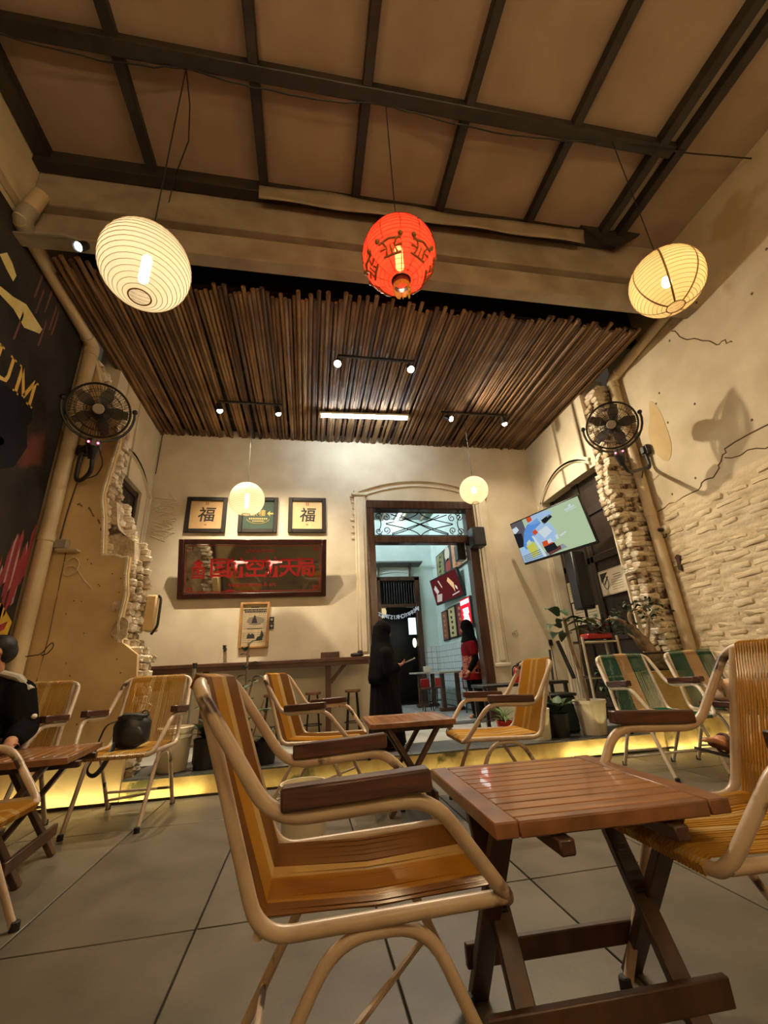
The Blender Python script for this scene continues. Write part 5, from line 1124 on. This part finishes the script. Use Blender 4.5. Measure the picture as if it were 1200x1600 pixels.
for p in ([(-.2, .15), (.2, .15), (.2, .22), (-.2, .22)], [(-.16, -.02), (.10, .02), (.12, .08), (-.14, .08)], [(-.18, -.16), (.02, -.16), (.12, .0), (-.1, .0)], [(.0, -.10), (.16, -.18), (.18, -.14), (.04, -.04)]): G().prism(p, -.0725, -.0705, YZ).build('sign_stroke', ws, t)
t = thing('wall_screen', (2.62, 7.72, 2.235), 'dark red picture screen tilted out from the wall beyond the doorway', 'screen', rot=(.0, -.22, .12))
G().box((0, 0, 0), (.06, 1.22, .52), ch=.008).build('casing', MAT['black'], t); G().box((.08, 0, 0), (.10, .3, .2)).build('bracket', MAT['iron'], t); G().box((-.032, 0, 0), (.004, 1.16, .46)).build('screen', em('screen_maroon', (96, 34, 36), .8), t)
for p, c in (([(-.38, .02), (-.22, .16), (-.14, .10), (-.3, -.06), (-.34, -.14)], (240, 196, 140)), ([(-.46, -.06), (-.40, -.02), (-.40, -.08), (-.46, -.12)], (240, 226, 200)), ([(.20, .18), (.24, .18), (.14, .02), (.12, .04)], (232, 214, 190)), ([(.50, .06), (.40, .12), (.30, -.02), (.42, -.06)], (206, 196, 186)), ([(.52, -.2), (.3, -.21), (.2, -.08), (.44, -.06)], (188, 178, 168)), ([(-.50, -.17), (-.2, -.19), (-.2, -.17), (-.50, -.15)], (210, 196, 190))): G().prism(p, -.036, -.0345, YZ).build('screen_shape', em('scr_%d' % len(bpy.data.materials), c, .9), t)
t = thing('garland', (1.9, 8.90, 1.9), 'white letter garland strung across the far dark doorway, seen from behind', 'garland')
pts = [(-.44+.88*k/16, 0, -.02+.13*((k/8-1)**2)+.05*(k/8-1)) for k in range(17)]; G().tube(pts, .003, 5).build('string', MAT['white'], t)
wl = em('glowing_card_letters', (206, 220, 226), .55)  # emission brightens the card letters, though they are no lamp
for k, chx in enumerate('MERRYCHRISTMAS'):
    u = (13-k+.5)/14; i = u*16; a = int(i); f = i-a; p = Vector(pts[a])*(1-f)+Vector(pts[min(16, a+1)])*f
    text(chx, .115, (p.x, -.004, p.z-.035), (-1, 0, 0), ZD, wl, t, name='letter', ext=.002, bold=.02)
t = thing('globe_lamp', (1.60, 9.45, 2.03), 'cream globe lamp glowing in the dark doorway behind the garland', 'lamp')
G().ell((0, 0, 0), (.14, .14, .14), 20, 12).build('globe', em('globe_glow', (240, 214, 156), .9), t); G().tube([(0, 0, .11), (0, 0, .83)], .004, 6).build('cord', MAT['cable'], t)
t = thing('light_box', (2.33, 9.5, 1.71), 'glowing white light box in the dark yard behind the far doorway', 'light box')
G().box((0, 0, 0), (.18, .05, .36), ch=.005).build('box_face', em('lightbox_glow', (214, 244, 232), 1.6), t); G().tube([(.09, .03, -.2), (.09, .03, -1.55)], .012, 8).build('pole', MAT['iron'], t)
o = G().ell((0, 0, 0), (.045, .045, .10), 12, 8).build('night_lamp', em('nightlamp_glow', (244, 238, 206), 2), None, (2.30, 9.3, 1.34)); o['label'] = 'small oval lamp glowing at the right edge of the far doorway'; o['category'] = 'lamp'
def cafe_table(loc, label):
    t = thing('cafe_table', loc, label, 'table', 'tables in the room behind the doorway')
    G().box((0, 0, .59), (.50, .6, .03), ch=.004).build('tabletop', MAT['greyc'], t)
    for x in (-.13, .13): G().box((x, 0, .29), (.06, .09, .57), ch=.005).build('leg', MAT['brown'], t)
    G().box((0, 0, .03), (.42, .1, .05), ch=.005).build('base', MAT['brown'], t)
    return t
c0 = cafe_table((2.22, 8.3, .14), 'pale topped cafe table farther back beyond the doorway'); place(c0, (2.36, 7.3, .14), 'pale topped cafe table nearer the doorway, beside the woman in red')
s1 = stool_proto('dark bentwood stool between the two cafe tables beyond the doorway', (2.02, 7.55, .14), .36, MAT['brown'], 'cafe_stool', 'stools in the room behind the doorway')
G().box((0, .085, .42), (.16, .02, .16), ch=.01).build('stool_back', MAT['red'], s1)
for x in (-.07, .07): G().tube([(x, .08, .34), (x, .09, .50)], .009, 6).build('back_post', MAT['iron'], s1)
place(s1, (2.50, 6.80, .14), 'dark stool beside the legs of the woman in red', 1.2); place(s1, (2.30, 7.75, .14), 'dark stool behind the nearer cafe table', -.5)
o = G().box((0, 0, .05), (.12, .08, .10), ch=.006).build('napkin_box', MAT['white'], None, (2.25, 8.3, .745)); o['label'] = 'small white box standing on the farther cafe table'; o['category'] = 'box'
# ------------------------------------------------------------------ people
def body(name, t, g, mat, vox=.011, sm=4):
    o = g.build(name, mat, t, fix=False); r = o.modifiers.new('skin', 'REMESH'); r.mode = 'VOXEL'; r.voxel_size = vox*U; r.use_smooth_shade = True
    s = o.modifiers.new('soft', 'SMOOTH'); s.factor = .5; s.iterations = sm; return o
def limb(g, pts, rs, n=12):
    P = []; Q_ = []
    for i in range(len(pts)-1):
        for k in range(6): t = k/6; P.append(Vector(pts[i])*(1-t)+Vector(pts[i+1])*t); Q_.append(rs[i]*(1-t)+rs[i+1]*t)
    P.append(Vector(pts[-1])); Q_.append(rs[-1]); g.tube(P, Q_, n)
    for p, r in zip(pts, rs): g.ell(p, (r, r, r), 12, 8)
    return g
def head(g, c, s, fwd):
    """skull, jaw, nose, brow and ears around centre c, s = head height; fwd unit vector"""
    c = Vector(c); f = Vector(fwd).normalized(); sd = f.cross(Vector((0, 0, 1))).normalized(); up = sd.cross(f); Rm = Matrix((sd, f, up)).transposed()
    P = lambda x, y, z: c+Rm @ Vector((x*s, y*s, z*s))
    g.ell(P(0, -.04, .08), (.33*s, .40*s, .40*s), 16, 12, Rm); g.ell(P(0, .06, -.17), (.26*s, .30*s, .32*s), 16, 12, Rm); g.ell(P(0, .22, -.36), (.13*s, .13*s, .10*s), 10, 8, Rm)
    g.ell(P(0, .38, -.10), (.055*s, .09*s, .10*s), 10, 8, Rm); g.ell(P(0, .36, -.145), (.08*s, .07*s, .045*s), 10, 8, Rm); g.ell(P(0, .33, -.28), (.11*s, .05*s, .03*s), 10, 6, Rm)
    for k in (-1, 1): g.ell(P(.34*k, -.03, -.05), (.035*s, .075*s, .12*s), 10, 8, Rm); g.ell(P(.14*k, .31, .05), (.11*s, .05*s, .03*s), 8, 6, Rm)
    return P
def face(t, P, s):
    for k in (-1, 1):
        e = G().ell(P(.135*k, .325, -.015), (.05*s, .03*s, .03*s), 10, 8).build('eye', MAT['white'], t); G().ell(P(.135*k, .352, -.015), (.022*s, .01*s, .022*s), 8, 6).build('iris', MAT['ink'], e)
        G().tube([P(.06*k, .36, .075), P(.14*k, .36, .10), P(.22*k, .32, .07)], .016*s, 5).build('eyebrow', MAT['hair'], t)
    G().tube([P(-.10, .345, -.285), P(0, .385, -.275), P(.10, .345, -.285)], .018*s, 6).build('mouth', pm('lips_%d' % len(bpy.data.materials), (140, 72, 62), None), t)
def hand(g, w, d, n, L, curl=.5, spread=.16, mirror=1):
    """palm and five fingers: w wrist, d pointing direction, n palm normal (fingers curl towards n)"""
    w = Vector(w); d = Vector(d).normalized(); n = Vector(n); n = (n-d*n.dot(d)).normalized(); s = d.cross(n)*mirror
    Rm = Matrix((s, d, n)).transposed(); r = L*.046
    g.ell(w+d*L*.26, (L*.22, L*.30, L*.10), 14, 10, Rm)
    for k, (o, ln) in enumerate(((-.155, .40), (-.052, .46), (.052, .44), (.155, .34))):
        p = w+d*L*.46+s*o*L; dd = (d+s*o*spread*4).normalized(); pts = [w+d*L*.3+s*o*L*.8, p]; a = 0
        for q in (.45, .32, .25):
            a += curl*(.8 if q == .45 else 1); v = dd*math.cos(a)+n*math.sin(a); p = p+v*ln*L*q; pts.append(p)
        limb(g, pts, [r*1.15, r*1.1, r, r*.92, r*.8], 8)
    b = w+d*L*.14-s*L*.16; v1 = (d*.75-s*.65+n*.25).normalized(); v2 = (d*.95-s*.15+n*.4).normalized()
    limb(g, [w+d*L*.1-s*.08*L, b+v1*L*.10, b+v1*L*.26, b+v1*L*.26+v2*L*.17], [r*1.3, r*1.3, r*1.1, r*.85], 8)
    return g
def folds(c0, n, zs, R0, seed, amp=.05, k=9):
    """lofted cloth: zs list of (z, rx, ry, cx, cy)"""
    rr = random.Random(seed); ph = [rr.uniform(0, 6.3) for _ in range(3)]; rings = []
    for i, (z, rx, ry, cx, cy) in enumerate(zs):
        a_ = amp*min(1, (zs[0][0]-z)/.5) if zs[0][0] > z else 0; ring = []
        for j in range(n):
            a = 2*PI*j/n; f = 1+a_*(math.sin(k*a+ph[0]+z*2)+.5*math.sin((k*2-1)*a+ph[1]))
            ring.append((cx+rx*f*math.cos(a), cy+ry*f*math.sin(a), z))
        rings.append(ring)
    return rings
# woman in black, on the platform, turned to the right, phone in hand
px, py, pz = .74, 4.30, .14
t = thing('person', (px, py, pz), 'woman in a long black robe and veil holding a phone before the doorway', 'person')
g = G(); Pp = head(g, (.02, .0, 1.03), .165, (.92, .25, -.22))
limb(g, [(.0, .0, .88), (.01, .0, .97)], [.045, .043]); limb(g, [(0, 0, .50), (0, 0, .70), (0, 0, .83)], [.10, .095, .10])
limb(g, [(0, -.12, .82), (.0, -.145, .64), (.12, -.10, .70)], [.038, .034, .026]); limb(g, [(0, .12, .82), (.0, .145, .64), (.12, .06, .71)], [.038, .034, .026])
limb(g, [(0, -.06, .52), (0, -.06, .28), (-.01, -.06, .05)], [.065, .048, .032]); limb(g, [(0, .06, .52), (0, .06, .28), (.01, .06, .05)], [.065, .048, .032])
hand(g, (.12, -.095, .702), (.85, .1, .25), (.1, .3, 1), .115, .55, mirror=1); hand(g, (.12, .06, .71), (.9, -.25, .05), (0, -.2, 1), .115, .5, mirror=-1)
for s in (-1, 1): limb(g, [(.0, .06*s, .03), (.09, .06*s, .022)], [.03, .024])
body('body', t, g, MAT['skin'], .0065, 3); face(t, Pp, .165)
G().loft(folds(None, 72, [(.86, .06, .09, 0, 0), (.83, .085, .145, 0, 0), (.74, .12, .165, 0, 0), (.60, .125, .165, .0, 0), (.45, .135, .17, 0, 0), (.25, .15, .185, 0, 0), (.10, .16, .195, 0, 0), (.035, .165, .20, 0, 0), (.03, .14, .17, 0, 0)], 0, 4, .06, 8)).build('robe', MAT['cloth'], t, sharp=80)
g = G(); limb(g, [(0, -.13, .81), (.0, -.155, .64), (.085, -.115, .68)], [.07, .066, .055]); limb(g, [(0, .13, .81), (.0, .155, .64), (.085, .08, .69)], [.07, .066, .055]); body('sleeves', t, g, MAT['cloth'], .010, 3)
g = G(); g.ell((.0, 0, 1.045), (.088, .080, .098), 24, 16)
hz = folds(None, 48, [(1.09, .075, .07, -.012, 0), (1.0, .088, .085, -.018, 0), (.92, .095, .105, -.02, 0), (.84, .115, .155, -.015, 0), (.72, .125, .19, -.02, 0), (.60, .13, .195, -.03, 0), (.55, .12, .185, -.03, 0)], 0, 8, .05, 7); g.loft(hz)
body('veil', t, g, MAT['cloth'], .008, 5)
for s in (-1, 1): G().ell((.09, .06*s, .022), (.055, .03, .022), 12, 8).build('shoe', MAT['cloth2'], t)
G().ell((.125, -.06, .028), (.016, .018, .012), 8, 6).build('shoe_glint', MAT['greyc'], t)  # pale bead standing in for a glint on the shoe
t2 = thing('phone', (px+.245, py-.055, pz+.745), 'phone held by the woman in black', 'phone', rot=(.1, -.35, -.1)); G().box((0, 0, 0), (.115, .06, .008), ch=.003).build('phone_body', MAT['pvcg'], t2); G().box((0, 0, .0045), (.10, .052, .001)).build('screen', MAT['glassy'], t2)
# woman in red beyond the doorway
px, py, pz = 2.27, 6.0, .14
t = thing('person', (px, py, pz), 'woman in a red patterned tunic and black headscarf standing beyond the doorway', 'person')
g = G(); Pp = head(g, (-.02, .0, 1.185), .17, (-.85, .35, -.05))
limb(g, [(0, 0, 1.02), (-.01, 0, 1.12)], [.043, .04]); limb(g, [(.01, 0, .60), (.0, 0, .80), (0, 0, .97)], [.095, .085, .10])
limb(g, [(0, -.13, .95), (.02, -.15, .76), (-.08, -.12, .60)], [.043, .034, .026]); limb(g, [(0, .13, .95), (.02, .15, .76), (-.08, .14, .60)], [.043, .034, .026])
limb(g, [(.02, -.06, .60), (.05, -.06, .32), (.08, -.07, .05)], [.075, .052, .034]); limb(g, [(.02, .06, .60), (.02, .06, .32), (.03, .06, .05)], [.075, .052, .034])
hand(g, (-.085, -.118, .59), (-.5, .1, -.85), (-.4, .6, .2), .115, .45); hand(g, (-.085, .138, .59), (-.5, -.1, -.85), (-.4, -.6, .2), .115, .45, mirror=-1)
for s, x in ((-1, .08), (1, .03)): limb(g, [(x, .065*s, .03), (x-.09, .06*s, .022)], [.03, .024])
body('body', t, g, MAT['skin'], .0065, 3); face(t, Pp, .17)
G().loft(folds(None, 56, [(1.03, .06, .08, 0, 0), (.99, .09, .145, 0, 0), (.90, .115, .15, 0, 0), (.78, .11, .135, 0, 0)], 0, 2, .02, 6)).build('tunic_top', MAT['redcloth'], t, sharp=80)
G().loft(folds(None, 56, [(.80, .112, .137, 0, 0), (.66, .125, .145, .01, 0), (.56, .135, .155, .01, 0)], 0, 3, .03, 6)).build('tunic_print', MAT['batik'], t, sharp=80)
G().loft(folds(None, 56, [(.57, .137, .157, .01, 0), (.49, .14, .16, .015, 0), (.488, .12, .14, .015, 0)], 0, 3, .03, 6)).build('tunic_hem', MAT['redcloth'], t, sharp=80)
for s in (-1, 1): body('sleeve', t, limb(G(), [(0, .14*s, .94), (.01, .155*s, .85)], [.062, .062]), MAT['redcloth'], .010, 3)
g = G(); limb(g, [(.01, -.155, .86), (.02, -.152, .76), (-.065, -.124, .62)], [.05, .045, .036]); limb(g, [(.01, .155, .86), (.02, .152, .76), (-.065, .142, .62)], [.05, .045, .036]); body('undersleeve', t, g, MAT['cloth'], .010, 3)
g = G(); limb(g, [(.02, -.06, .60), (.05, -.06, .32), (.08, -.07, .07)], [.095, .075, .06]); limb(g, [(.02, .06, .60), (.02, .06, .32), (.03, .06, .07)], [.095, .075, .06]); body('trousers', t, g, MAT['cloth'], .010, 3)
g = G(); g.ell((.0, 0, 1.205), (.092, .082, .10), 24, 16); g.loft(folds(None, 48, [(1.24, .075, .07, .012, 0), (1.15, .088, .085, .015, 0), (1.07, .09, .10, .015, 0), (1.0, .11, .14, .01, 0), (.92, .115, .13, .03, 0), (.88, .09, .09, .05, 0)], 0, 8, .04, 6)); body('headscarf', t, g, MAT['cloth'], .008, 5)
for s, x in ((-1, .08), (1, .03)): G().ell((x-.04, .065*s, .025), (.07, .033, .026), 12, 8).build('shoe', MAT['cloth2'], t)
# man at the left edge, seated in the chair against the left wall, leaning to his table
px, py, pz = -1.82, 3.0, 0
t = thing('person', (px, py, pz), 'person in a black and grey jacket seated at the left edge, hands on the table', 'person')
g = G(); Pp = head(g, (.03, -.08, 1.02), .18, (-.6, -.75, -.3)); limb(g, [(.0, .0, .82), (.04, -.05, .94)], [.052, .048])
limb(g, [(0, .12, .46), (0, .08, .62), (.0, .02, .78)], [.125, .12, .125]); limb(g, [(-.17, .01, .78), (-.23, -.05, .60), (-.05, -.24, .545)], [.055, .045, .03]); limb(g, [(.17, .01, .78), (.25, -.02, .60), (.31, -.235, .545)], [.055, .045, .03])
limb(g, [(-.09, .1, .47), (-.10, -.22, .46), (-.09, -.22, .06)], [.085, .062, .04]); limb(g, [(.09, .1, .47), (.10, -.22, .46), (.09, -.22, .06)], [.085, .062, .04])
hand(g, (.31, -.245, .545), (.45, -.85, -.08), (.2, .2, -1), .13, .28, mirror=-1); hand(g, (-.04, -.25, .545), (.8, -.4, -.05), (0, .2, -1), .13, .3, mirror=1)
for s in (-1, 1): limb(g, [(.09*s, -.22, .035), (.09*s, -.33, .028)], [.036, .03])
body('body', t, g, MAT['skin'], .0075, 3); face(t, Pp, .19)
g = G().ell((.045, -.05, 1.052), (.078, .074, .066), 18, 12).ell((.062, -.03, 1.02), (.062, .064, .07), 18, 12); body('hair', t, g, MAT['hair'], .008, 2)
g = G(); limb(g, [(0, .11, .47), (0, .08, .62), (.0, .025, .79)], [.15, .145, .14]); limb(g, [(-.17, .01, .785), (-.23, -.05, .60), (-.08, -.21, .55)], [.08, .07, .05]); limb(g, [(.17, .01, .785), (.25, -.02, .60), (.295, -.18, .555)], [.08, .07, .05]); limb(g, [(0, .02, .80), (.01, 0, .88)], [.09, .062]); body('jacket', t, g, MAT['cloth'], .011, 4)
for s in (-1, 1):
    G().tube([(.05*s, -.02, .905), (.15*s, .0, .872), (.235*s, -.005, .80)], [.034, .036, .03], 10, flat=.6).build('shoulder_panel', MAT['greyc'], t)
G().tube([(.02, -.125, .80), (.09, -.12, .70), (.06, -.10, .56)], [.03, .045, .03], 10, flat=.5).build('front_panel', MAT['cloth2'], t)
G().ell((.30, -.045, .66), (.014, .02, .014), 8, 6).build('sleeve_mark', MAT['white'], t)
g = G(); limb(g, [(-.09, .1, .47), (-.10, -.22, .46), (-.09, -.22, .08)], [.10, .08, .06]); limb(g, [(.09, .1, .47), (.10, -.22, .46), (.09, -.22, .08)], [.10, .08, .06]); body('trousers', t, g, MAT['jeans'], .011, 3)
for s in (-1, 1): G().ell((.09*s, -.275, .03), (.042, .09, .034), 12, 8).build('shoe', MAT['cloth2'], t)
# barefoot person beyond the right edge: leg crossed, foot with a sandal strap in view
px, py, pz = 2.98, 2.0, 0
t = thing('person', (px, py, pz), 'seated person beyond the right edge, bare crossed foot in a strapped sandal showing', 'person')
FA = (-.615, .21, .315); TO = (-.88, .24, .395)      # ankle and toes of the raised foot
g = G(); Pp = head(g, (-.02, 0, 1.02), .19, (-1, .1, -.05)); limb(g, [(.02, 0, .84), (0, 0, .95)], [.052, .048]); limb(g, [(.06, 0, .46), (.05, 0, .62), (.03, 0, .78)], [.125, .12, .125])
limb(g, [(.03, -.18, .78), (.03, -.24, .58), (-.16, -.2, .50)], [.055, .045, .03]); limb(g, [(.03, .18, .78), (.03, .24, .58), (-.16, .2, .52)], [.055, .045, .03])
limb(g, [(.06, -.09, .46), (-.26, -.07, .46), (-.24, -.06, .06)], [.085, .062, .04]); limb(g, [(.06, .09, .47), (-.27, .10, .56), FA], [.085, .062, .036])
hand(g, (-.17, -.2, .50), (-.9, .2, -.1), (0, .1, -1), .13, .3); hand(g, (-.17, .2, .52), (-.9, -.2, -.1), (0, -.1, -1), .13, .3, mirror=-1)
fa, to = Vector(FA), Vector(TO); fd = (to-fa).normalized(); fs = fd.cross(Vector((0, 0, 1))).normalized(); fu_ = fs.cross(fd); fk = 1.28
limb(g, [fa-fd*.05-fu_*.038, fa+fd*.06-fu_*.012, fa+fd*.165-fu_*.014], [.046, .044, .036]); limb(g, [fa+fd*.125-fu_*.018+fs*.02, fa+fd*.19-fu_*.022+fs*.018], [.033, .028])
for k in range(5): a = fa+fd*.18+fs*(-.038+.0195*k)*1.0-fu_*.02; limb(g, [a, a+fd*(.095-.0115*k)*.6+fu_*.005, a+fd*(.095-.0115*k)-fu_*.004], [.0160-.0012*k, .0148-.0012*k, .0128-.001*k], 8)
limb(g, [(-.24, -.06, .035), (-.35, -.06, .028)], [.036, .03])
body('body', t, g, MAT['skin'], .0065, 2); face(t, Pp, .19)
for k in range(5): a = fa+fd*(.18+(.095-.0115*k)*.93)+fs*(-.038+.0195*k)-fu_*.010; G().ell(a, (.0085-.0006*k, .0085-.0006*k, .004), 8, 6, Matrix((fs, fd, fu_)).transposed()).build('toenail', MAT['white'], t)
ring = [fa+fd*.150+fs*.052*math.cos(a)+fu_*(-.016+.047*math.sin(a)) for a in [k*PI/10 for k in range(20)]]; sd = G().tube(ring, .008, 8, closed=True).build('sandal', MAT['brown'], t)
G().loft([[fa+fd*d+fs*w*s-fu_*(.066+e) for s, e in ((-1, 0), (1, 0), (1, .014), (-1, .014))] for d, w in ((-.09, .036), (0, .044), (.13, .054), (.23, .052), (.285, .032))]).build('sole', MAT['black'], sd)
g = G().ell((-.0, 0, 1.05), (.085, .078, .08), 18, 12).ell((.03, 0, 1.01), (.068, .074, .085), 18, 12); body('hair', t, g, MAT['hair'], .008, 2)
g = G(); limb(g, [(.06, 0, .47), (.05, 0, .62), (.03, 0, .79)], [.15, .145, .14]); limb(g, [(.03, -.18, .785), (.03, -.24, .60)], [.075, .065]); limb(g, [(.03, .18, .785), (.03, .24, .60)], [.075, .065]); body('shirt', t, g, MAT['cloth2'], .011, 4)
g = G(); limb(g, [(.06, -.09, .46), (-.26, -.07, .46), (-.24, -.06, .12)], [.10, .08, .06]); limb(g, [(.06, .09, .47), (-.27, .10, .56), (-.50, .175, .37)], [.10, .078, .06]); body('trousers', t, g, MAT['jeans'], .011, 3)
